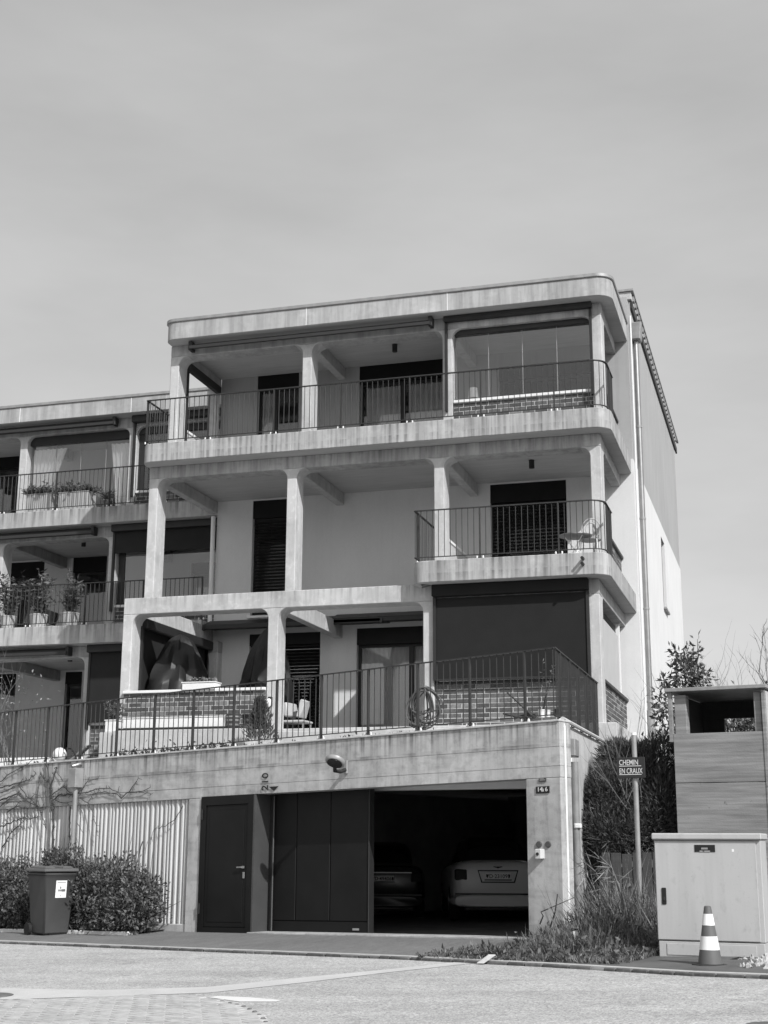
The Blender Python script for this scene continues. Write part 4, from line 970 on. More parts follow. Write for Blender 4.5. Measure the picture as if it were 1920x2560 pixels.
# ------------------------------------------------------------------ utility cabinet
ang = radians(-5.5); uc = Vector((cos(ang), sin(ang), 0)); nc = Vector((uc.y, -uc.x, 0))
co = onR(1646, 2398); co.z -= .05
def onC(x, y): return on(x, y, nc, nc.dot(co))
wc = (onC(1914, 2350)-co).dot(uc); zd0 = onC(1700, 2352).z; zd1 = onC(1700, 2100).z; ztop = onC(1700, 2083).z
CABM = layered('cabinet_grp', .42, [((9, 9, .5), .46, .7, 1.02, .93), ((1, 1, 1), .3, .7, .94, 1.04), ((12, 12, 6), .58, .7, 1, .88), ((40, 40, 40), .62, .74, 1, .8)], bump=.08, rough=.6)
CB = thing('utility_cabinet', co, 'large pale grey utility cabinet standing behind the traffic cone', 'cabinet')
def cb(x, d, z): q = co+uc*x-nc*d; return Vector((q.x, q.y, z))
def cbox(x0, x1, d0, d1, z0, z1): return [cb(x0, d0, z0), cb(x1, d0, z0), cb(x1, d1, z0), cb(x0, d1, z0), cb(x0, d0, z1), cb(x1, d0, z1), cb(x1, d1, z1), cb(x0, d1, z1)]
put('base', MB().hexa(cbox(.012, wc-.012, .012, .5, co.z-.1, zd0-.006)), CABM, CB, bevel=.005)
put('body', MB().hexa(cbox(0, wc, .018, .52, zd0, zd1)), CABM, CB, bevel=.006)
put('door', MB().hexa(cbox(.008, wc-.05, .0, .017, zd0+.01, zd1-.012)), CABM, CB, bevel=.004)
put('roof', MB().hexa(cbox(-.02, wc+.02, -.035, .56, zd1+.004, ztop)), CABM, CB, bevel=.012)
put('base_panel', MB().hexa(cbox(.1, wc-.1, .004, .0119, co.z+.1, zd0-.03)), CABM, CB, bevel=.003)
p0, p1 = onC(1654, 2219), onC(1667, 2261)
put('latch', MB().hexa(cbox((p0-co).dot(uc), (p1-co).dot(uc), -.012, -.001, p1.z, p0.z)), BLACK, CB, bevel=.006)
put('latch_grip', MB().hexa(cbox((p0-co).dot(uc)+.015, (p1-co).dot(uc)-.012, -.022, -.013, p1.z+.04, p0.z-.1)), DARKM, CB, bevel=.004)
p0, p1 = onC(1736, 2112), onC(1788, 2130)
lp = put('name_plate', MB().hexa(cbox((p0-co).dot(uc), (p1-co).dot(uc), -.006, -.0005, p1.z, p0.z)), BLACK, CB)
xa = (p0-co).dot(uc); xb = (p1-co).dot(uc)
put('plate_print', MB().hexa(cbox(xa+.075, xb-.08, -.0072, -.0062, p0.z-.05, p0.z-.03)).hexa(cbox(xa+.055, xa+.09, -.0072, -.0062, p0.z-.078, p0.z-.062)).hexa(cbox(xa+.1, xb-.13, -.0072, -.0062, p0.z-.078, p0.z-.062)).hexa(cbox(xb-.12, xb-.055, -.0072, -.0062, p0.z-.078, p0.z-.062)), ZINCD, lp)
p0 = onC(1832, 2125); put('paint_chip', MB().hexa(cbox((p0-co).dot(uc)-.012, (p0-co).dot(uc)+.012, -.0016, -.0004, p0.z-.02, p0.z+.01)), WPAINT, CB)
# ------------------------------------------------------------------ traffic cone
cp = onR(1776, 2418); cp.z += .0
CN = thing('traffic_cone', cp, 'traffic cone with two white bands in front of the grey cabinet', 'cone')
CONE = plain('cone_rubber', .11, .55, 0, .1, 6); CBASE = plain('cone_base', .025, .7, 0, .15, 6)
m = MB()
b8 = [(.20*cos(pi/8+k*pi/4), .20*sin(pi/8+k*pi/4)) for k in range(8)]
put('base', MB().prism([(cp.x+x, cp.y+y, cp.z) for x, y in b8], (0, 0, .035)), CBASE, CN, bevel=.008)
R_ = lambda z: .125-.09*(z/.58)
def ring_part(nm, z0, z1, mat, e=0.0, top=False):
    pr = [(R_(z0)+e, z0+.036), (R_(z1)+e, z1+.036)]
    if top: pr += [(R_(z1)-.012, z1+.042), (.004, z1+.03)]
    return put(nm, MB().lathe(pr, c=cp, n=28), mat, CN, smooth=True)
ring_part('cone_body', 0, .575, CONE, top=True)
ring_part('reflective_band', .14, .275, plain('band_white', .78, .35, 0, .04, 6), .003); ring_part('reflective_band', .385, .50, MATS['band_white'], .003)
# ------------------------------------------------------------------ street name sign
sp_ = onY(1603, 2330, 18.4); sp_.z = gz(sp_.x, sp_.y)
dpt = (onX(1600, 2250, 0) - EYE)
def onV(x, y, base, nrm=None):
    n = Vector((base.x, base.y, 0)).normalized() if nrm is None else nrm; return on(x, y, n, n.dot(base))
q0 = onV(1603, 2330, sp_); sp_ = Vector((q0.x, q0.y, gz(q0.x, q0.y))); zt_ = onV(1583, 1838, sp_).z
SG = thing('street_sign', sp_, 'steel pole with dark street name plate beside the hedge', 'sign')
put('pole', MB().tube([(sp_.x, sp_.y, sp_.z-.1), (sp_.x, sp_.y, zt_)], .033, 14), ZINCD, SG, smooth=True)
put('pole_cap', MB().tube([(sp_.x, sp_.y, zt_), (sp_.x, sp_.y, zt_+.03)], [.036, .03], 14), SILLW, SG, smooth=True)
ns = Vector((-.16, -.98, 0)).normalized(); us = Vector((-ns.y, ns.x, 0)); so_ = sp_+ns*.045
def onS(x, y): return on(x, y, ns, ns.dot(so_))
a, b, c = onS(1542, 1894), onS(1612, 1893), onS(1545, 1946)
SGM = plain('sign_dark', .028, .35, 0, .1, 4)
pl = put('name_plate', MB().prism([Vector((so_.x, so_.y, 0))+us*((k-so_).dot(us))+Vector((0, 0, zz)) for k, zz in ((a, c.z), (b, c.z), (b, a.z), (a, a.z))], ns*.012), SGM, SG, bevel=.004)
hh = a.z-c.z; x0 = (a-so_).dot(us)
def sp3(x, z): return Vector((so_.x, so_.y, 0))+us*x+ns*.0135+Vector((0, 0, z))
W_ = (b-so_).dot(us)-x0
for body, zz in (('CHEMIN', c.z+hh*.63), ('EN CRAUX', c.z+hh*.225)):
    me = text_mesh(body, hh*.36, .001, 'LEFT', .003); wdt = max(v.co.x for v in me.vertices)
    tgt = W_*(.68 if body == 'CHEMIN' else .83)
    for v in me.vertices: v.co.x *= tgt/wdt
    t_ = place('lettering', me, LETTER, pl); orient(t_, sp3(x0+.03, zz), us, (0, 0, 1))
for zz in (c.z+hh*.565, c.z+hh*.16):
    put('underline', MB().prism([sp3(x0+.03, zz), sp3(x0+W_*.87, zz), sp3(x0+W_*.87, zz+.008), sp3(x0+.03, zz+.008)], ns*.001), LETTER, pl)
# ------------------------------------------------------------------ timber shelter
aw = radians(-10.5); uw = Vector((cos(aw), sin(aw), 0)); nw = Vector((uw.y, -uw.x, 0))
wo_ = EYE + ray(1688, 2100)*(19.6); wo_.z = 0
def onW(x, y): return on(x, y, nw, nw.dot(wo_))
def wx(x, y): return (onW(x, y)-wo_).dot(uw)
WOOD = layered('weathered_timber', .245, [((.8, .8, 7), .3, .7, .76, 1.2), ((1.6, 1.6, 34), .35, .7, 1.15, .76), ((9, 9, 14), .66, .74, 1, .5)], bump=.3, bscale=50)
WOODD = layered('dark_timber', .055, [((1, 1, 9), .3, .7, .85, 1.1), ((40, 40, 2.5), .35, .7, 1.08, .85)], bump=.3, bscale=50)
WOODLIT = layered('sunlit_timber', .42, [((1, 1, 9), .3, .7, .92, 1.06), ((2.5, 2.5, 40), .35, .7, 1.04, .92)], bump=.3, bscale=50)  # sunlight on the shelter's right side, put into a paler wood colour
WS = thing('timber_shelter', (wo_.x, wo_.y, .2), 'weathered timber shelter with open top behind the grey cabinet', 'shelter')
def wb(x, d, z): q = wo_+uw*x-nw*d; return Vector((q.x, q.y, z))
def wbox(x0, x1, d0, d1, z0, z1): return [wb(x0, d0, z0), wb(x1, d0, z0), wb(x1, d1, z0), wb(x0, d1, z0), wb(x0, d0, z1), wb(x1, d0, z1), wb(x1, d1, z1), wb(x0, d1, z1)]
X0, X1 = wx(1684, 1850), wx(1909, 1850); zp = onW(1684, 1834).z; zj = onW(1690, 1957).z; ztp = onW(1690, 1734).z; DP = 1.7
zpl = [.2, zj-.006-.75, zj-.006, zp]
for i in range(3): put('plank', MB().hexa(wbox(X0, X1, RND.uniform(0, .004), .045, zpl[i]+.005, zpl[i+1]-.004)), WOOD, WS, bevel=.004)
put('post', MB().hexa(wbox(X0+.02, X0+.19, .05, .22, .2, ztp-.02)), WOOD, WS, bevel=.006)
put('post', MB().hexa(wbox(X1-.12, X1-.02, .05, .22, .2, ztp-.02)), WOOD, WS, bevel=.006)
put('edge_board', MB().hexa(wbox(X0-.06, X0-.004, .0, .06, zp-.12, ztp+.02)), WOOD, WS, bevel=.004)
put('corner_board', MB().hexa(wbox(X1+.0, X1+.05, -.01, .05, .2, ztp+.0)), WOOD, WS, bevel=.004)
put('back_panel', MB().hexa(wbox(X0, X1, DP-.05, DP, zp+.34, ztp+.02)), WOODD, WS)
put('back_panel', MB().hexa(wbox(X0, X0+.36, DP-.052, DP+.002, .2, zp+.338)), WOODD, WS)
put('side_panel', MB().hexa(wbox(X0+.0, X0+.04, .23, DP-.06, .2, ztp)), WOODD, WS)
zs = onW(1912, 1850).z
put('side_panel', MB().hexa(wbox(X1+.02, X1+.06, .052, DP, zs, ztp-.01)), WOODLIT, WS, bevel=.004)
put('side_panel', MB().hexa(wbox(X1-.0, X1+.03, .052, DP, .2, zs-.05)), WOODLIT, WS, bevel=.004)
put('side_strip', MB().hexa(wbox(X1+.0, X1+.045, .052, DP, zs-.045, zs-.004)), DARKM, WS)
put('roof_board', MB().hexa([q+Vector((0, 0, 0)) for q in wbox(X0-.09, X1+.09, -.06, DP+.08, ztp+.022, ztp+.075)]), ZINCD, WS, bevel=.006)
# ------------------------------------------------------------------ plank fence below the hedge
fy = 20.35
FN = thing('plank_fence', (-1.7, fy, gz(-1.7, fy)), 'dark vertical plank fence under the conifer hedge', 'fence')
x = -2.72; i = 0
while x < .9:
    wd = RND.uniform(.13, .17); zt_ = 1.28+RND.uniform(-.02, .02)
    put('plank', MB().box(x, x+wd-.012, fy+RND.uniform(0, .012), fy+.03, .0, zt_), WOODD, FN, bevel=.004); x += wd; i += 1
put('rail', MB().box(-2.72, .9, fy+.032, fy+.08, 1.0, 1.08), WOODD, FN); put('rail', MB().box(-2.72, .9, fy+.032, fy+.08, .4, .48), WOODD, FN)
# hillside behind
V = []; xs = [-2.74, -1, 1, 3, 8, 20, 60]; prof = [(fy+.09, .2), (fy+.1, 1.0), (21.5, 1.5), (24, 2.2), (28, 2.6), (40, 3.0), (120, 4)]
m = MB()
for y, z in prof:
    for x in xs: m.v.append((x, y, z))
for j in range(len(prof)-1):
    for i in range(len(xs)-1): a = j*len(xs)+i; m.f.append((a, a+1, a+len(xs)+1, a+len(xs)))
structure(put('hillside', m, EARTH))
# ------------------------------------------------------------------ things on the terrace and loggias
def cover(name, tipx, tipy, Y, r, z0, label, seed, lean=.0):
    tip = onY(tipx, tipy, Y); R = random.Random(seed); m = MB(); nz_, na = 26, 40; H = tip.z-z0
    ph = [R.uniform(0, 6) for _ in range(6)]
    for j in range(nz_+1):
        f = j/nz_; 
        rr = r*((1-f**2.3)**.62)*(.93+.07*cos(f*3)) + .02
        for k in range(na):
            a = 2*pi*k/na; fold = 1+.09*sin(3*a+ph[0]+2*f)*(1-f*.3)+.07*sin(7*a+ph[1]+6*f)+.05*sin(12*a+ph[2]-9*f)+.03*sin(19*a+ph[3]+14*f)
            m.v.append((tip.x+rr*fold*cos(a)+lean*(1-f), Y+rr*fold*sin(a)*.9, z0+H*f))
    for j in range(nz_):
        for k in range(na): k2 = (k+1) % na; m.f.append((j*na+k, j*na+k2, (j+1)*na+k2, (j+1)*na+k))
    m.f.append(tuple(nz_*na+k for k in range(na)))
    return tag(put(name, m, TARP, smooth=True), label, 'covered chair')
cover('covered_chair', 452, 1586, 25.0, .74, Z1F, 'hanging chair under a black cover beside the left terrace column', 2, -.12)
cover('covered_chair', 676, 1566, 25.9, .60, Z1F, 'tall thing under a black cover behind the middle terrace column', 5, -.1)
def bx(name, x0, y0, x1, y1, Y, dep, mat, label, cat, parent=None, bevel=.012):
    a, b = onY(x0, y1, Y), onY(x1, y0, Y)
    o = put(name, MB().box(a.x, b.x, Y, Y+dep, a.z, b.z), mat, parent, bevel=bevel)
    return (tag(o, label, cat) if label else o), a, b
def planter(name, x0, y0, x1, y1, Y, dep, mat, label):
    a, b = onY(x0, y1, Y), onY(x1, y0, Y); T = thing(name, ((a.x+b.x)/2, Y+dep/2, a.z), label, 'planter')
    put('box', MB().box(a.x, b.x, Y, Y+dep, a.z, b.z-.02), mat, T, bevel=.012)
    put('rim', MB().box(a.x-.012, b.x+.012, Y-.012, Y+dep+.012, b.z-.019, b.z), mat, T, bevel=.005)
    put('soil', MB().box(a.x+.03, b.x-.03, Y+.03, Y+dep-.03, b.z+.0005, b.z+.012), EARTH, T)
    return T, a, b
def sprout(T, x0, x1, y0, y1, z, n, h, spread, L=.09, Wd=.04, mat=None, name='foliage', droop=0.0, seed=1):
    """leafy stems rising from a strip"""
    g = np.random.default_rng(seed); ns = max(3, n//14); C = []; D = []; tw = MB()
    for i in range(ns):
        b = np.array([g.uniform(x0, x1), g.uniform(y0, y1), z]); d = unit(np.array([[g.normal()*spread, g.normal()*spread, 1.0]]))[0]; hh = h*g.uniform(.4, 1.0)
        pts = []
        for k in range(7):
            f = k/6; q = b+d*hh*f+np.array([0, 0, -droop*hh*f*f]); pts.append(q)
        tw.tube([tuple(q) for q in pts], [.006*(1-.8*k/6) for k in range(7)], 4)
        for k in range(14):
            f = g.uniform(.15, 1); i0 = min(5, int(f*6)); q = pts[i0]+(pts[i0+1]-pts[i0])*(f*6-i0)
            C.append(q); D.append(unit(np.array([[g.normal(), g.normal(), g.uniform(-.3, .9)]]))[0])
    C = np.array(C); D = np.array(D); k = len(C)
    V, Fq = leaf_cards(C, D, L*g.uniform(.6, 1.3, k), Wd*g.uniform(.7, 1.3, k))
    np_mesh(name, V, Fq, mat or LEAF, T); put('stem', tw, VINEM, T)
T, a, b = planter('window_box', 454, 1703, 537, 1726, Y1-.1, .3, WPAINT, 'white window box on the left brick parapet'); sprout(T, a.x+.1, b.x-.05, Y1-.02, Y1+.12, b.z, 220, .12, .7, .05, .02, mat=DRY)
T, a, b = planter('trough_planter', 306, 1789, 564, 1822, 22.95, .42, WPAINT, 'long white trough below the left brick parapet')
put('base_plate', MB().box(a.x-.1, b.x+.35, 22.9, 23.5, a.z-.035, a.z-.002), DARKM, T)
lw = put('low_wall', MB().box(a.x-.15, b.x+.42, 22.88, 23.5, 2.75, a.z-.037), CONCL, bevel=.01); tag(lw, 'low concrete wall carrying the long white trough', 'wall')
T, a, b = planter('white_planter', 261, 1799, 290, 1831, 23.0, .4, WPAINT, 'small white planter left of the left terrace column'); sprout(T, a.x+.05, b.x-.05, 23.1, 23.3, b.z, 200, .45, .35, .09, .04)
lw2 = put('low_wall', MB().box(onY(258, 1832, 23).x-.05, onY(300, 1832, 23).x, 22.95, 23.5, 2.6, a.z-.004), CONCL, bevel=.01); tag(lw2, 'short concrete wall under the small white planter', 'wall')
def pot(name, px_, y0, y1, Y, wpx, mat, label, taper=.78, bands=None):
    a = onY(px_, y1, Y); t_ = onY(px_, y0, Y); h = t_.z-a.z; r = wpx/2*((a-EYE).dot(CF))/F_PX
    T = thing(name, (a.x, Y, a.z), label, 'pot')
    put('body', MB().lathe([(r*taper, 0), (r*.95, h*.6), (r, h*.9), (r*1.04, h*.92), (r*1.04, h), (r*.9, h), (r*.88, h*.93)], c=(a.x, Y, a.z), n=24), mat, T, smooth=True)
    put('soil', MB().lathe([(r*.87, 0), (.01, .01)], c=(a.x, Y, a.z+h*.93), n=16), EARTH, T)
    if bands:
        for z0, z1 in bands:
            rr = lambda f: r*(taper+(.95-taper)*min(f/.6, 1)+.05*max(0, f-.6)/.3)+.004
            put('band', MB().lathe([(rr(z0), h*z0), (rr(z1), h*z1)], c=(a.x, Y, a.z), n=24), ZINCD, T, smooth=True)
    return T, Vector((a.x, Y, a.z+h)), r
pot('striped_pot', 583, 1785, 1822, 22.98, 36, BINM, 'round dark pot with pale stripes right of the white trough', .7, [(.2, .32), (.5, .62), (.75, .85)])
pot('black_pot', 618, 1786, 1820, 23.0, 26, BLACK, 'small black pot between the striped pot and the conifer')
T, tp, r = pot('white_pot', 1354, 1774, 1794, 19.4, 17, WPAINT, 'left white pot on the terrace corner, holding a dry plant', .9); sprout(T, tp.x-.04, tp.x+.04, tp.y-.04, tp.y+.04, tp.z, 60, .75, .13, .05, .012, mat=DRY, seed=4)
pot('white_pot', 1370, 1775, 1793, 19.5, 14, WPAINT, 'right white pot on the terrace corner, empty', .9)
o, a, b = bx('black_crate', 1383, 1771, 1398, 1790, 19.6, .2, BLACK, 'little black crate beside the white pots', 'crate')
# conifer shrub in front of the middle column
def conifer(T, c, rx, rz, n, seed, mat=LEAFD, L=.10):
    g = np.random.default_rng(seed); f = g.uniform(0, 1, n)**.8; a = g.uniform(0, 2*pi, n); rr = rx*(1-f)**.6*g.uniform(.35, 1.0, n)*(1+.28*np.sin(3*a+9*f)+.18*np.sin(7*a-14*f))
    C = np.stack([c[0]+rr*np.cos(a), c[1]+rr*np.sin(a), c[2]+f*rz], 1)
    D = unit(np.stack([np.cos(a)*.5, np.sin(a)*.5, np.full(n, 1.0)], 1)+g.normal(size=(n, 3))*.3)
    V, Fq = leaf_cards(C, D, L*g.uniform(.6, 1.3, n), .022*g.uniform(.7, 1.3, n)); np_mesh('foliage', V, Fq, mat, T)
    put('stem', MB().tube([(c[0], c[1], c[2]-.1), (c[0], c[1], c[2]+rz*.8)], [.02, .005], 6), BARK, T)
q = onY(648, 1856, 22.3); qt = onY(648, 1748, 22.3)
T = thing('conifer_shrub', (q.x, 22.3, q.z), 'small dark pointed conifer in front of the middle terrace column', 'shrub'); conifer(T, (q.x, 22.3, q.z), .27, qt.z-q.z, 1500, 9)
# cushions left on a chair behind the railing
ZINCP = plain('cushion_cloth', .42, .9, 0, .1, 8)
q = onY(742, 1815, 24.6); CH = thing('garden_chair', (q.x, 24.6, Z1F), 'low garden chair with white folded cushions behind the railing', 'chair')
def tilt_box(c, sx, sy, sz, ry, rx, rz=0):
    M = Matrix.Translation(c) @ Matrix.Rotation(rz, 4, 'Z') @ Matrix.Rotation(ry, 4, 'Y') @ Matrix.Rotation(rx, 4, 'X'); m = MB().box(-sx/2, sx/2, -sy/2, sy/2, -sz/2, sz/2); m.v = [tuple(M @ Vector(v)) for v in m.v]; return m
put('cushion', tilt_box((q.x-.1, 24.5, Z1F+.40), .26, .45, .10, radians(80), .1), ZINCP, CH, bevel=.02, smooth=True)
put('cushion', tilt_box((q.x+.14, 24.55, Z1F+.42), .34, .45, .10, radians(105), -.1), ZINCP, CH, bevel=.02, smooth=True)
put('seat', MB().box(q.x-.3, q.x+.25, 24.3, 24.8, Z1F+.16, Z1F+.2), ZINCP, CH, bevel=.01)
for sx in (-.26, .2):
    for sy in (24.34, 24.74): put('leg', MB().box(q.x+sx, q.x+sx+.03, sy, sy+.03, Z1F, Z1F+.159), ZINCD, CH)
# coiled hose on a stake
q = onY(1062, 1815, 22.6); hz = onY(1062, 1720, 22.6).z
HS = thing('garden_hose', (q.x, 22.6, q.z), 'tangled coil of garden hose hung on a stake on the terrace', 'hose')
m = MB(); R = random.Random(8)
for k in range(13):
    w_ = R.uniform(.12, .30); h_ = R.uniform(.38, .68); pts = []; ox = R.uniform(-.09, .09); oy = R.uniform(-.08, .08); sk_ = R.uniform(-.2, .2)
    for i in range(21):
        a = 2*pi*i/20; z = hz-.02-h_*(1-cos(a))/2; pts.append((q.x+ox+w_*sin(a)*(1.0-.25*cos(a))+sk_*(hz-z)*.6, 22.55+oy+.02*sin(3*a), z+.03*sin(2*a+k)))
    m.tube(pts, .0125, 6)
put('hose_coil', m, plain('hose_rubber', .09, .5, 0, .3, 8), HS, smooth=True)
put('stake', MB().tube([(q.x-.06, 22.5, q.z-.1), (q.x+.05, 22.5, hz+.03)], .012, 6), ZINC, HS)
# pruned branches lying by the right brick parapet
BR = thing('cut_branch', onY(1320, 1795, 21.5), 'dark cut branches lying in front of the right brick parapet', 'branch'); m = MB()
for pts in (((1268, 1731), (1300, 1760), (1336, 1795)), ((1258, 1784), (1290, 1792), (1330, 1797)), ((1285, 1797), (1310, 1788), (1340, 1786)), ((1300, 1796), (1325, 1780), (1338, 1792))):
    m.tube([onY(x, y, 21.5-.1*i) for i, (x, y) in enumerate(pts)], [.014, .018, .022], 6)
put('wood', m, VINEM, BR)
# ball, and the clutter in front of the neighbour
q = onY(149, 1886, 24.6)
o = put('globe_lamp', MB().lathe([(max(.004, .135*sin(pi*i/14)), -.135*cos(pi*i/14)) for i in range(15)], c=q, n=24), WPAINT, smooth=True); tag(o, 'white globe lying on the terrace behind the railing', 'globe')
o, a, b = bx('raised_bed', -40, 1893, 128, 1917, 24.7, .3, SILLW, 'low white raised bed edge left of the globe', 'bed edge')
q = onY(190, 1900, 24.9)
o = put('garden_tarp', tilt_box((q.x+.05, 24.9, q.z+.1), .55, .3, .05, radians(-40), .2), plain('tarp_grey', .2, .7, 0, .2, 5), bevel=.02); tag(o, 'grey garden sheet leaning beside the globe', 'sheet')
o = put('bent_hose', MB().tube([onY(x, y, 24.5) for x, y in ((165, 1872), (178, 1871), (186, 1882), (193, 1900))], .018, 6), BLACK); tag(o, 'short black bent hose right of the globe', 'hose')
# bistro set on the right balcony
q = onY(1440, 1372, 24.15); TB = thing('bistro_table', (q.x, 24.15, Z2F), 'small round bistro table on the right balcony', 'table')
zt_ = Z2F+.44
put('table_top', MB().lathe([(.28, 0), (.30, .008), (.30, .02), (.01, .022)], c=(q.x, 24.15, zt_), n=28), ZINC, TB, smooth=True)
for k in range(3):
    a = k*2.1+.4; put('leg', MB().tube([(q.x+.2*cos(a), 24.15+.2*sin(a), Z2F), (q.x+.05*cos(a+2), 24.15+.05*sin(a+2), Z2F+.22), (q.x+.2*cos(a+3), 24.15+.2*sin(a+3), zt_)], .009, 6), WPAINT, TB)
q2 = onY(1474, 1345, 24.4); BC = thing('bistro_chair', (q2.x, 24.4, Z2F), 'white curled metal chair beside the round bistro table', 'chair')
cx_ = q2.x
put('seat', MB().lathe([(.19, 0), (.2, .015), (.01, .02)], c=(cx_, 24.45, Z2F+.42), n=20), ZINCP, BC, smooth=True)
for sx in (-1, 1):
    for sy in (-1, 1): put('leg', MB().tube([(cx_+sx*.14, 24.45+sy*.14, Z2F+.42), (cx_+sx*.17, 24.45+sy*.17, Z2F)], .01, 6), WPAINT, BC)
bk = MB()
for rr_, zc_2 in ((.17, .68), (.10, .68)): bk.tube([(cx_+rr_*cos(2*pi*i/20), 24.62, Z2F+zc_2+rr_*1.1*sin(2*pi*i/20)) for i in range(21)], .011, 6)
for sx in (-1, 1): bk.tube([(cx_+sx*.15, 24.6, Z2F+.42), (cx_+sx*.16, 24.62, Z2F+.6)], .011, 6)
put('backrest', bk, ZINCP, BC)
# lamp glimpsed behind the glass of the top floor, and plants of the neighbour
q = onY(1183, 985, Y3+.7)
TL = thing('table_lamp', (q.x, Y3+.7, 9.90), 'pale shaded lamp behind the top floor glazing', 'lamp')
put('shade', MB().lathe([(.11, 0), (.085, .22), (.08, .22)], c=(q.x, Y3+.7, q.z-.1), n=20), CURT, TL, smooth=True); put('base', MB().lathe([(.07, 0), (.03, .05), (.03, q.z-.1-Z3F)], c=(q.x, Y3+.7, Z3F), n=12), WPAINT, TL)
yb3 = SB3+DY+.35
for k, (x0, x1, y0, lb) in enumerate(((62, 127, 1232, 'left concrete flower trough on the upper left balcony'), (143, 221, 1226, 'right concrete flower trough on the upper left balcony'))):
    T, a, b = planter('flower_trough', x0, y0, x1, 1288, yb3, .4, PLANTER, lb); T['group'] = 'troughs on the upper left balcony'
    a.z = Z3F+DZ
    sprout(T, a.x-.1, b.x+.05, yb3+.02, yb3+.35, b.z, 620, .50, .75, .12, .035, droop=.35, seed=20+k)
yb2 = SB2+DY+.4
for k, (x0, x1, y0, hp, lb) in enumerate(((0, 38, 1541, 1430, 'leafy plant in the leftmost white pot on the left loggia'), (73, 117, 1537, 1420, 'leafy plant in the middle white pot on the left loggia'), (151, 196, 1533, 1425, 'leafy plant in the right white pot on the left loggia'))):
    Yp = yb2+.25; T, tp, r = pot('potted_plant', (x0+x1)/2, y0, 1572, Yp, x1-x0, ZINCP, lb, .85); T['category'] = 'plant'; T['group'] = 'potted plants on the left loggia'
    hh = onY((x0+x1)/2, hp, Yp).z-tp.z; sprout(T, tp.x-.1, tp.x+.1, Yp-.1, Yp+.1, tp.z, 480, hh, .28, .13, .05, seed=30+k)
q = onY(248, 1268, Y3+DY-.3); T, tp, r = pot('small_pot', 268, 1252, 1285, SB3+DY+.5, 22, BINM, 'small dark pot with a spiky plant near the tied curtain'); sprout(T, tp.x-.04, tp.x+.04, tp.y-.04, tp.y+.04, tp.z, 120, .25, .5, .2, .02, seed=41)
q = onY(125, 1560, SB2+DY+.9); o = put('black_basket', tilt_box((q.x, SB2+DY+.9, q.z+.15), .3, .3, .3, .3, .1, .4), BLACK, bevel=.02); tag(o, 'black basket between the middle and right white pots', 'basket')

# ------------------------------------------------------------------ planting
def leaf_mass(blobs, n, L, Wd, seed, shell=.55, up=.35):
    """leaves through the volume of several ellipsoids (c, rx, ry, rz)"""
    g = np.random.default_rng(seed); w_ = np.array([b[1]*b[2]*b[3] for b in blobs])**.75; w_ /= w_.sum(); C = []; D = []
    idx = g.choice(len(blobs), n, p=w_)
    for k, b in enumerate(blobs):
        m_ = int((idx == k).sum()); u = unit(g.normal(size=(m_, 3))); lump = 1+.20*np.sin(5*u[:, 0]*2+k)+.17*np.sin(7*u[:, 2]+3*u[:, 1]+2*k)+.14*np.sin(13*u[:, 1]+9*u[:, 0])
        r = (g.uniform(shell**3, 1, m_)**(1/3))*lump*g.uniform(.92, 1.08, m_); C.append(np.array(b[0])+u*r[:, None]*np.array(b[1:4])); D.append(unit(u*.7+g.normal(size=(m_, 3))*.6+np.array([0, 0, up])))
    C = np.concatenate(C); D = np.concatenate(D); k = len(C)
    return leaf_cards(C, D, L*g.uniform(.6, 1.35, k), Wd*g.uniform(.65, 1.3, k))
def bush(name, label, blobs, n, L, Wd, seed, mat, base, twigs=14):
    T = thing(name, base, label, 'bush')
    V, Fq = leaf_mass(blobs, n, L, Wd, seed); V[:, 2] = np.maximum(V[:, 2], base[2]+.01)
    np_mesh('foliage', V, Fq, mat, T); m = MB(); R = random.Random(seed)
    for i in range(twigs):
        b = R.choice(blobs); c = Vector(b[0]); e = c+Vector((R.gauss(0, .6)*b[1], R.gauss(0, .6)*b[2], abs(R.gauss(0, .75))*b[3])); s = Vector(base)+Vector((R.uniform(-.15, .15), R.uniform(-.1, .1), 0))
        s.x = s.x*.5+c.x*.5; s.z = base[2]-.05
        m.tube([s, (s+e)/2+Vector((R.uniform(-.1, .1), R.uniform(-.1, .1), .05)), e], [.014, .009, .003], 5)
    put('branch', m, BARK, T); return T
def bank_pt(x, y, t):  # a point above the flower bed, t metres in front of the wall
    p = on(x, y, GN, GN.dot(P0)+t); return p
def B_(x, y, t, rx, rz, ry=.45): p = bank_pt(x, y, t); return ((p.x, p.y, p.z), rx, ry, rz)
b0 = bank_pt(290, 2318, .5)
bush('leafy_bush', 'dense leafy bush before the ribbed wall, right of the bin', [B_(300, 2235, .45, .50, .52), B_(350, 2255, .5, .36, .42), B_(255, 2215, .35, .42, .45), B_(310, 2290, .55, .52, .26), B_(235, 2270, .4, .36, .42)], 15000, .062, .034, 51, LEAFB, (b0.x, b0.y, gz(b0.x, b0.y)))
b1 = bank_pt(170, 2318, .3)
bush('leafy_bush', 'dark taller bush rising directly behind the bin', [B_(165, 2195, .2, .42, .44, .3), B_(200, 2230, .2, .35, .5, .3), B_(130, 2165, .15, .2, .28, .2), B_(125, 2230, .25, .3, .5, .3)], 9000, .06, .03, 52, LEAFD, (b1.x, b1.y, gz(b1.x, b1.y)))
b2 = bank_pt(40, 2318, .5)
bush('leafy_bush', 'leafy bush at the left edge beside the bin', [B_(40, 2230, .45, .55, .48), B_(-20, 2220, .45, .5, .5), B_(75, 2270, .5, .35, .35), B_(20, 2290, .55, .6, .28)], 13000, .062, .032, 53, LEAFB, (b2.x, b2.y, gz(b2.x, b2.y)))
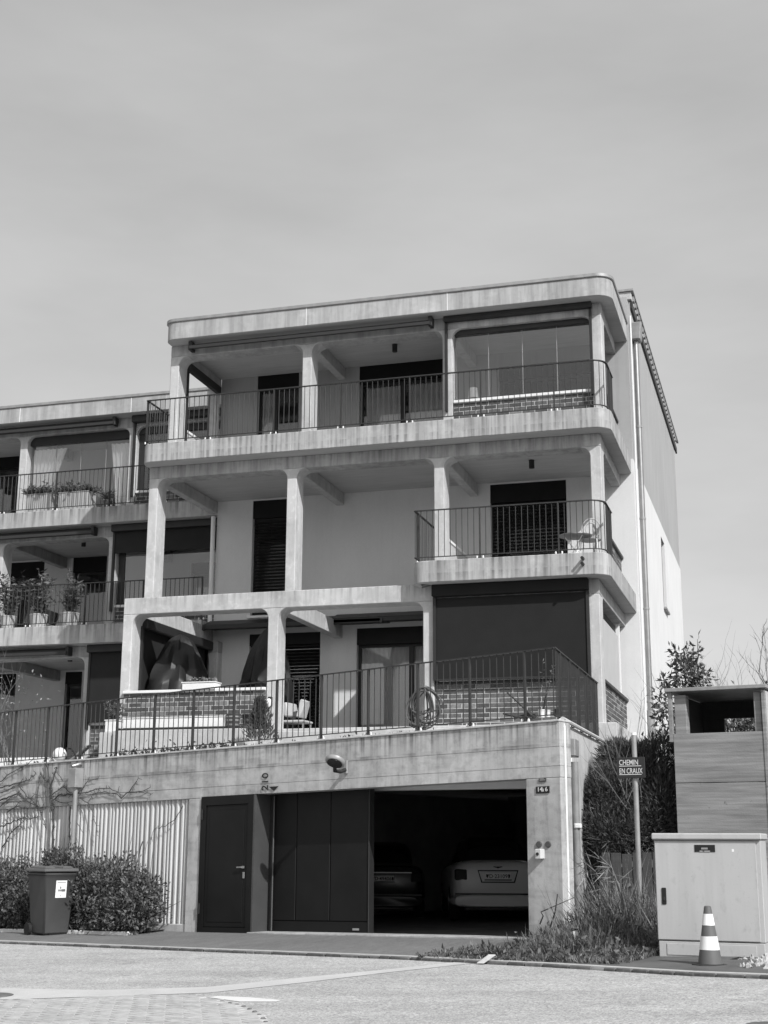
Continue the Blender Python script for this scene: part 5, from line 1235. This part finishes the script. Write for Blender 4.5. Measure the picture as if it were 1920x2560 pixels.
# bed soil and pale edging
bed = sheet('planting_bed', [(-9, -.05), (-.75, -.05), (-.75, .68), (-9, .72)], EARTH, .05)
eg = MB()
for s0, s1 in ((-9, -6.0), (-5.99, -4.2), (-4.19, -2.35), (-2.34, -.72)):
    pass
edging = structure(put('bed_edging', MB().gbox(-9, -.72, .70, .72, -.05, .03), SILLW))
for s0 in [-9+1.03*i for i in range(8)]:
    o = put('edging_stone', MB().gbox(s0, s0+1.02, .721, .80, -.06, .055+RND.uniform(-.006, .006)), SILLW, edging, bevel=.008)
R = random.Random(77)
gr = np.random.default_rng(70)
def blades(name, n, area, hgt, mat, seed, lean=.35, wd=.012, parent=None, hfun=None):
    g = np.random.default_rng(seed); C = []; H = []
    while len(C) < n:
        s, t = area(g)
        p = Vector((P0.x, P0.y, 0))+GD*s+GN*t; C.append((p.x, p.y, gz(p.x, p.y)+.02)); H.append(hgt*(hfun(s, t) if hfun else 1))
    C = np.array(C); H = np.array(H)*g.uniform(.4, 1.15, n); D = unit(np.stack([g.normal(size=n)*lean, g.normal(size=n)*lean, np.ones(n)], 1))
    V, Fq = leaf_cards(C, D, H, np.maximum(wd*g.uniform(.6, 1.5, n), .004)); return np_mesh(name, V, Fq, mat, parent)
stuff(tag(blades('bed_grass', 1800, lambda g: (g.uniform(-5, -.9), g.uniform(.3, .68)), .28, GRASS, 71), 'thin grass growing along the bed edging', 'grass'))
# weeds at the right corner of the garage
ws0 = [rt(1120, 2402), rt(1380, 2417), rt(1640, 2434)]
def warea(g):
    while True:
        s, t = g.uniform(5.9, 8.8), g.uniform(-.6, 2.65)
        if s < SJ+.55 and t < .05: continue
        if s < 6.55 and g.random() < .5: continue
        if t < 2.72+.12*(s-6.5) and (s > 6.35 or t > 1.3) and s < 8.72 and g.random() < (.45 if s < 6.6 else 1): return s, t
def wh(s, t): return (.5+.85*max(0, sin(3.1*s+1.7*t)*sin(2.3*t-1.1*s)+.35))*(1.5 if 6.7 < s < 8.3 and t < 1.1 else 1)* max(.18, min(1, (s-5.75)*.7))*(1.0 if t < 1.2 else .55)*(1 if t < 2.2 else .6)
stuff(tag(sheet('weed_soil', [(6.0, .0), (9.6, -.9), (9.6, 1.8), (11.2, 1.9), (11.2, 3.0)] + list(reversed([(a_, b_-.03) for a_, b_ in kerb_st[3:7]])), EARTH, .03), 'dark soil of the weedy verge along the kerb', 'soil'))
bpy.data.objects['weed_soil']['kind'] = 'structure'
stuff(tag(blades('weed_grass', 6500, warea, .40, GRASS, 72, .45, .013, hfun=wh), 'rough green grass on the verge beside the garage', 'grass'))
stuff(tag(blades('dry_weeds', 2200, warea, .5, DRY, 73, .6, .008, hfun=wh), 'pale dry stalks scattered through the verge', 'weeds'))
g = np.random.default_rng(74); C = []
while len(C) < 2600:
    s, t = warea(g); p = Vector((P0.x, P0.y, 0))+GD*s+GN*t; C.append((p.x, p.y, gz(p.x, p.y)+.03+.30*wh(s, t)*g.random()))
C = np.array(C); D = unit(g.normal(size=(len(C), 3))+np.array([0, 0, .5])); V, Fq = leaf_cards(C, D, .07*g.uniform(.5, 1.4, len(C)), .04*g.uniform(.6, 1.3, len(C)))
stuff(tag(np_mesh('weed_leaves', V, Fq, LEAF), 'low broad weed leaves on the verge beside the garage', 'weeds'))
# tall dry stalks leaning over the verge
for k, (pts, lb) in enumerate(((((1577, 2330), (1560, 2250), (1530, 2170), (1500, 2140)), 'tall pale stalk leaning left in front of the sign pole'), (((1545, 2310), (1520, 2240), (1490, 2180), (1455, 2150)), 'pale stalk leaning left near the downpipe'), (((1530, 2330), (1510, 2270), (1470, 2190), (1462, 2150)), 'thin pale stalk nearest the garage corner'), (((1560, 2300), (1548, 2210), (1515, 2165), (1485, 2130)), 'thin pale stalk between the pole and the downpipe'), (((1350, 2310), (1358, 2290), (1352, 2280), (1437, 2243)), 'bent wire-like stalk crossing the garage pillar'), (((1375, 2320), (1388, 2280), (1394, 2235)), 'dark thin stalk standing before the garage pillar'))):
    T = thing('dry_stalk', bank_pt(*pts[0], .35), lb, 'stalk', 'dry stalks on the verge')
    pp_ = [bank_pt(x, y, .35+.03*i) for i, (x, y) in enumerate(pts)]
    put('stem', MB().tube(pp_, [.011, .009, .007, .004][:len(pp_)], 5), TWIG if k < 4 else VINEM, T)
    if k < 4:
        g = np.random.default_rng(80+k); C = []; D = []
        for i in range(26):
            f = g.uniform(.1, .95)*(len(pp_)-1); j = int(f); q = pp_[j].lerp(pp_[min(j+1, len(pp_)-1)], f-j); C.append(tuple(q)); D.append((-.4+g.normal()*.4, g.normal()*.3, -.2+g.normal()*.6))
        V, Fq = leaf_cards(np.array(C), unit(np.array(D)), .28*g.uniform(.5, 1.2, 26), .012*g.uniform(.6, 1.3, 26)); stuff(np_mesh('dry_blades', V, Fq, DRY, T))
def tall(g):
    return g.uniform(6.95, 8.5), g.uniform(-.7, .5)
g = np.random.default_rng(175); n = 280; C = []
for _ in range(n):
    s, t = tall(g); c = (round(s*2.2)/2.2+g.normal()*.07, t); p = Vector((P0.x, P0.y, 0))+GD*c[0]+GN*c[1]; C.append((p.x, p.y, gz(p.x, p.y)+.02))
C = np.array(C); D = unit(np.stack([-.32+g.normal(size=n)*.22, g.normal(size=n)*.2, np.ones(n)], 1)); V, Fq = leaf_cards(C, D, g.uniform(.3, .95, n), .014*g.uniform(.5, 1.3, n))
stuff(tag(np_mesh('tall_dry_grass', V, Fq, DRYD), 'tall scruffy dry grass leaning beside the garage corner', 'grass'))
# conifer hedge
def H_(x, y, Y, rx, rz, ry=.5): p = onY(x, y, Y); return ((p.x, p.y, p.z), rx, ry, rz)
hb = [H_(1512, 2070, 21.0, .34, .42), H_(1522, 1985, 21.2, .30, .40), H_(1565, 1935, 21.6, .42, .48), H_(1610, 1960, 21.5, .5, .55), H_(1600, 2070, 21.1, .5, .46), H_(1545, 2085, 21.0, .45, .40), H_(1655, 1905, 21.8, .32, .4), H_(1550, 2000, 21.2, .5, .5), H_(1660, 2030, 21.2, .4, .6), H_(1545, 1890, 21.8, .28, .22)]
HG = thing('conifer_hedge', onY(1560, 2140, 21.2), 'large dark spreading conifer between the garage and timber shelter', 'conifer')
g = np.random.default_rng(90); Cs = []; Ds = []
for b in hb:
    n = int(11000*b[1]*b[3]/.25*.5); u = unit(g.normal(size=(n, 3))); r = g.uniform(.3, 1.0, n)**.5; c = np.array(b[0])+u*r[:, None]*np.array(b[1:4])*1.08
    Cs.append(c); Ds.append(unit(u*.9+np.array([0, 0, .45])+g.normal(size=(n, 3))*.45))
C = np.concatenate(Cs); D = np.concatenate(Ds); V, Fq = leaf_cards(C, D, .11*g.uniform(.5, 1.4, len(C)), .016*g.uniform(.6, 1.4, len(C)))
np_mesh('foliage', V, Fq, LEAFD, HG)
m = MB(); R = random.Random(91); bq = onY(1570, 2140, 21.4)
for b in hb: m.tube([(bq.x, bq.y, 1.0), tuple((Vector(b[0])+Vector((bq.x, bq.y, 1.2)))/2), b[0]], [.05, .035, .012], 6)
put('branch', m, BARK, HG)
# bare stems standing in and behind the hedge
def twiggy(name, label, base, n, spread, h, seed, mat=TWIG, r0=.012, cat='shrub', sub=3, group=None):
    T = thing(name, base, label, cat, group); m = MB(); R = random.Random(seed)
    def grow(p, d, L, r, depth):
        pts = [p]; q = p; dd_ = d.copy()
        for i in range(5):
            dd_ = (dd_+Vector((R.gauss(0, .10), R.gauss(0, .10), R.gauss(0.02, .06)))).normalized(); q = q+dd_*L/5; pts.append(q)
            if depth > 0 and i >= 1 and R.random() < .75:
                sd_ = Vector((R.gauss(0, 1), R.gauss(0, 1), R.uniform(.1, 1))).normalized(); grow(q, (dd_+sd_*.85).normalized(), L*R.uniform(.35, .6), r*.55, depth-1)
        m.tube(pts, [r*(1-.75*i/5) for i in range(6)], 4 if r < .02 else 6)
    for i in range(n):
        d = Vector((R.gauss(0, spread), R.gauss(0, spread*.6), 1)).normalized(); grow(Vector(base)+Vector((R.uniform(-.2, .2), R.uniform(-.15, .15), 0)), d, h*R.uniform(.6, 1.05), r0, sub)
    put('branch', m, mat, T); return T
q = onY(1590, 2060, 20.9); twiggy('bare_shrub', 'bare stems rising through the dark conifer behind the sign', (q.x, 20.75, q.z-.1), 8, .34, 1.35, 101, TWIG, .011, sub=1)
q = onY(1600, 1850, 23.0); twiggy('bare_shrub', 'bare twiggy shrub against the white house wall by the downpipe', (q.x, 23.0, 2.2), 4, .28, 1.9, 102, TWIG, .010, sub=2)
# laurel behind the shelter
lb_ = [H_(1712, 1690, 23.5, .26, .42, .3), H_(1735, 1660, 23.5, .13, .35, .15), H_(1690, 1640, 23.5, .1, .2, .12), H_(1665, 1770, 23.3, .2, .45, .25), H_(1758, 1700, 23.5, .16, .22, .2), H_(1745, 1630, 23.5, .05, .22, .06), H_(1718, 1640, 23.5, .05, .25, .06), H_(1660, 1700, 23.4, .1, .1, .1)]
LS = thing('laurel_shrub', onY(1700, 1850, 23.4), 'dark glossy leaved laurel showing above the timber shelter', 'shrub')
V, Fq = leaf_mass(lb_, 950, .11, .042, 111, .1, -.1); np_mesh('foliage', V, Fq, LEAFD, LS)
m = MB()
for b in lb_: m.tube([onY(1700, 1850, 23.4), tuple(Vector(b[0])-Vector((0, 0, b[3]*.4))), tuple(Vector(b[0])+Vector((0, 0, b[3])))], [.02, .01, .004], 5)
put('stem', m, BARK, LS)
q = onY(1880, 1790, 33); twiggy('bare_tree', 'tall bare tree with upright branches at the right edge', (q.x+.85, 33, 2.8), 11, .16, 2.7, 103, TWIG, .035, 'tree', 3)
q = onY(1850, 1790, 30); twiggy('bare_shrub', 'hazy bare shrub behind the roof of the timber shelter', (q.x+.1, 30, 2.6), 60, .34, 1.75, 104, TWIG, .014, 'shrub', 2)
q = onY(1762, 1790, 24.5); twiggy('bare_shrub', 'few thin bare twigs right of the laurel', (q.x, 24.5, 2.4), 4, .22, 2.0, 105, TWIG, .008, 'shrub', 1)
bl_ = [H_(1800, 1850, 27, 1.2, .5), H_(1890, 1850, 27, 1.2, .55), H_(1960, 1800, 27, 1.0, .7)]
bush('green_bush', 'green bush seen through the gap of the timber shelter', bl_, 2500, .12, .06, 112, LEAF, (onY(1850, 1900, 27).x, 27, 2.5))
# bare shrub on the terrace at the left edge
q = onY(25, 1905, 23.6); T = twiggy('bare_shrub', 'bare budding shrub behind the terrace railing at the left edge', (q.x, 23.6, 2.8), 6, .33, 1.9, 106, TWIG, .010, 'shrub', 2)
g = np.random.default_rng(107); n = 160; C = np.stack([q.x+g.normal(size=n)*.38, 23.6+g.normal(size=n)*.2, 2.9+g.uniform(0, 1.7, n)], 1); V, Fq = leaf_cards(C, unit(g.normal(size=(n, 3))), .06*g.uniform(.5, 1.3, n), .035*g.uniform(.6, 1.2, n)); np_mesh('bud', V, Fq, DRY, T)
# ground cover spilling along the top of the garage wall
g = np.random.default_rng(120); C = []
for _ in range(3200):
    s = g.uniform(-5, 5.2); dens = .5+.5*sin(s*2.3)+.3*sin(s*5.1)
    if -2.4 < s < .4: dens = .9
    if g.random() > dens: continue
    p = gp(s, -.16-abs(g.normal())*.25, zT-.06+abs(g.normal())*.05*(1.6 if -2.4 < s < .4 else .7)); C.append(tuple(p))
C = np.array(C); D = unit(g.normal(size=(len(C), 3))+np.array([0, -.2, .6])); V, Fq = leaf_cards(C, D, .075*g.uniform(.6, 1.3, len(C)), .04*g.uniform(.6, 1.3, len(C)))
stuff(tag(np_mesh('ground_cover', V, Fq, LEAFD), 'dark creeping ground cover along the foot of the terrace railing', 'ground cover'))
# climbing stems on the wall
VN = thing('climbing_vine', gp(-3.4, 0, 0), 'leafless climbing vine spread over the left part of the garage wall', 'vine'); R = random.Random(130)
def z8(x, y): return x*.28933, 1880+y*.28933
vm = MB()
def vine(pts, r, fuzz=True, t=.035):
    w3 = [on(*z8(x, y), GN, GN.dot(P0)+t) for x, y in pts]; out = []
    for i in range(len(w3)-1):
        n = max(2, int((w3[i+1]-w3[i]).length/.06))
        for k in range(n): out.append(w3[i].lerp(w3[i+1], k/n)+GD*R.gauss(0, .008)+Vector((0, 0, R.gauss(0, .008))))
    out.append(w3[-1]); vm.tube(out, [r*(1-.6*i/len(out)) for i in range(len(out))], 5)
    if fuzz:
        for q in out[2:]:
            for _ in range(R.choice([0, 1, 1, 2])):
                d = GD*R.gauss(0, .05)+Vector((0, 0, R.gauss(.01, .05))); vm.tube([q, q+d*.6+GN*.005, q+d], [r*.5, r*.4, r*.2], 3)
for pts, r in (([(470, 960), (455, 700), (460, 500), (440, 330), (420, 200), (400, 100)], .022), ([(440, 470), (430, 330), (470, 200), (490, 130)], .018), ([(460, 420), (500, 375), (640, 365), (760, 345), (900, 305), (1020, 340), (1050, 400)], .012),
               ([(1050, 400), (1010, 365), (900, 340), (800, 370), (760, 430)], .008), ([(1050, 405), (1090, 355), (1200, 350), (1300, 305)], .009), ([(1120, 350), (1150, 300), (1195, 225)], .008), ([(1200, 350), (1300, 355), (1295, 390)], .007),
               ([(700, 340), (760, 250), (840, 240)], .008), ([(430, 380), (540, 300), (620, 350)], .01), ([(470, 410), (540, 440), (620, 430)], .008), ([(610, 480), (600, 640), (605, 800), (590, 840)], .012),
               ([(690, 390), (760, 440), (800, 520), (830, 640), (840, 720)], .008), ([(670, 620), (720, 700)], .006), ([(1580, 470), (1510, 580), (1430, 640), (1330, 660), (1300, 800)], .007), ([(1230, 780), (1195, 930)], .01),
               ([(0, 420), (150, 360), (230, 420), (330, 480), (380, 600), (400, 660)], .014), ([(0, 650), (120, 600), (200, 570), (260, 580), (330, 560)], .012), ([(20, 830), (90, 700), (200, 600), (160, 560)], .012), ([(0, 310), (160, 270), (250, 240), (310, 180)], .012),
               ([(160, 280), (250, 400), (330, 470)], .011), ([(0, 260), (60, 200), (160, 150), (300, 60)], .009), ([(0, 470), (80, 400), (150, 380)], .009), ([(310, 480), (330, 300), (350, 170)], .011), ([(400, 480), (390, 300), (370, 140)], .010), ([(350, 190), (380, 240), (430, 260)], .01),
               ([(0, 360), (60, 330), (150, 290), (200, 230)], .009), ([(0, 440), (180, 430), (260, 400), (300, 360), (350, 380)], .009), ([(60, 520), (140, 470), (300, 490), (380, 480)], .012), ([(540, 240), (500, 190), (470, 140)], .007)):
    vine(pts, r*1.05)
put('stem', vm, VINEM, VN)
# litter and rubble on the verge
LITTER = plain('litter_pale', .5, .8, 0, .15, 20)
for x, y, sx, sz, lb in ((1426, 2376, .07, .08, 'square pale scrap of paper on the verge'), (1432, 2340, .08, .1, 'crumpled pale plastic among the weeds'), (1491, 2278, .05, .07, 'pale plastic cup caught in the tall stalks'), (1155, 2405, .16, .03, 'flat white board end lying on the kerb'), (1510, 2412, .07, .05, 'small white stone on the kerb'), (1565, 2429, .05, .025, 'white chip on the road by the kerb'), (1203, 2386, .06, .04, 'pale crumpled scrap at the left end of the verge'), (1380, 2360, .08, .04, 'pale dead leaf clump in the weeds'), (1425, 2282, .09, .07, 'pale withered leaves at the garage corner')):
    p = onR(x, y) if y > 2380 else bank_pt(x, y, 1.5 if y > 2330 else .3)
    m = MB().lathe([(.3, -.5), (.5, -.2), (.46, .2), (.25, .5)], n=7); R2 = random.Random(x)
    M = Matrix.Translation(p+Vector((0, 0, sz*.4 if y > 2380 else 0))) @ Matrix.Rotation(R2.uniform(-.5, .5), 4, 'X') @ Matrix.Rotation(R2.uniform(-.5, .5), 4, 'Y')
    m.v = [tuple(M @ Vector((v[0]*sx*R2.uniform(.8, 1.2), v[1]*sx*R2.uniform(.8, 1.2), v[2]*sz*R2.uniform(.8, 1.2)))) for v in m.v]; tag(put('litter', m, LITTER), lb, 'litter')
a, b = onR(1203, 2412), onR(1232, 2390); a.z += .015; b = bank_pt(1231, 2389, 2.78)
o = put('broken_board', MB().hexa([a+v for v in (Vector((-.05, 0, 0)), Vector((.03, 0, 0)), Vector((.03, .03, .01)), Vector((-.05, .03, .01)))]+[b+v for v in (Vector((-.05, 0, 0)), Vector((.03, 0, 0)), Vector((.03, .03, .01)), Vector((-.05, .03, .01)))]), LITTER); tag(o, 'pale broken board leaning over the kerb', 'board')
R = random.Random(140); RUB = plain('rubble_pale', .40, .9, 0, .25, 25)
for i in range(22):
    x = R.uniform(1852, 1925); y = R.uniform(2398, 2432)-(1925-x)*.05; p = onR(x, min(y, 2436)); r = R.uniform(.022, .05)
    m = MB().lathe([(r*.5, -r*.5), (r, -.1*r), (r*.85, r*.4), (r*.3, r*.7)], n=6); m.v = [(v[0]*R.uniform(.8, 1.2)+p.x, v[1]*R.uniform(.8, 1.2)+p.y, v[2]*R.uniform(.8, 1.2)+p.z+r*.4+(.03 if R.random() < .3 else 0)) for v in m.v]
    tag(put('rubble_stone', m, RUB), 'pale rubble stone in the heap right of the traffic cone', 'stone', 'rubble heap beside the cabinet')
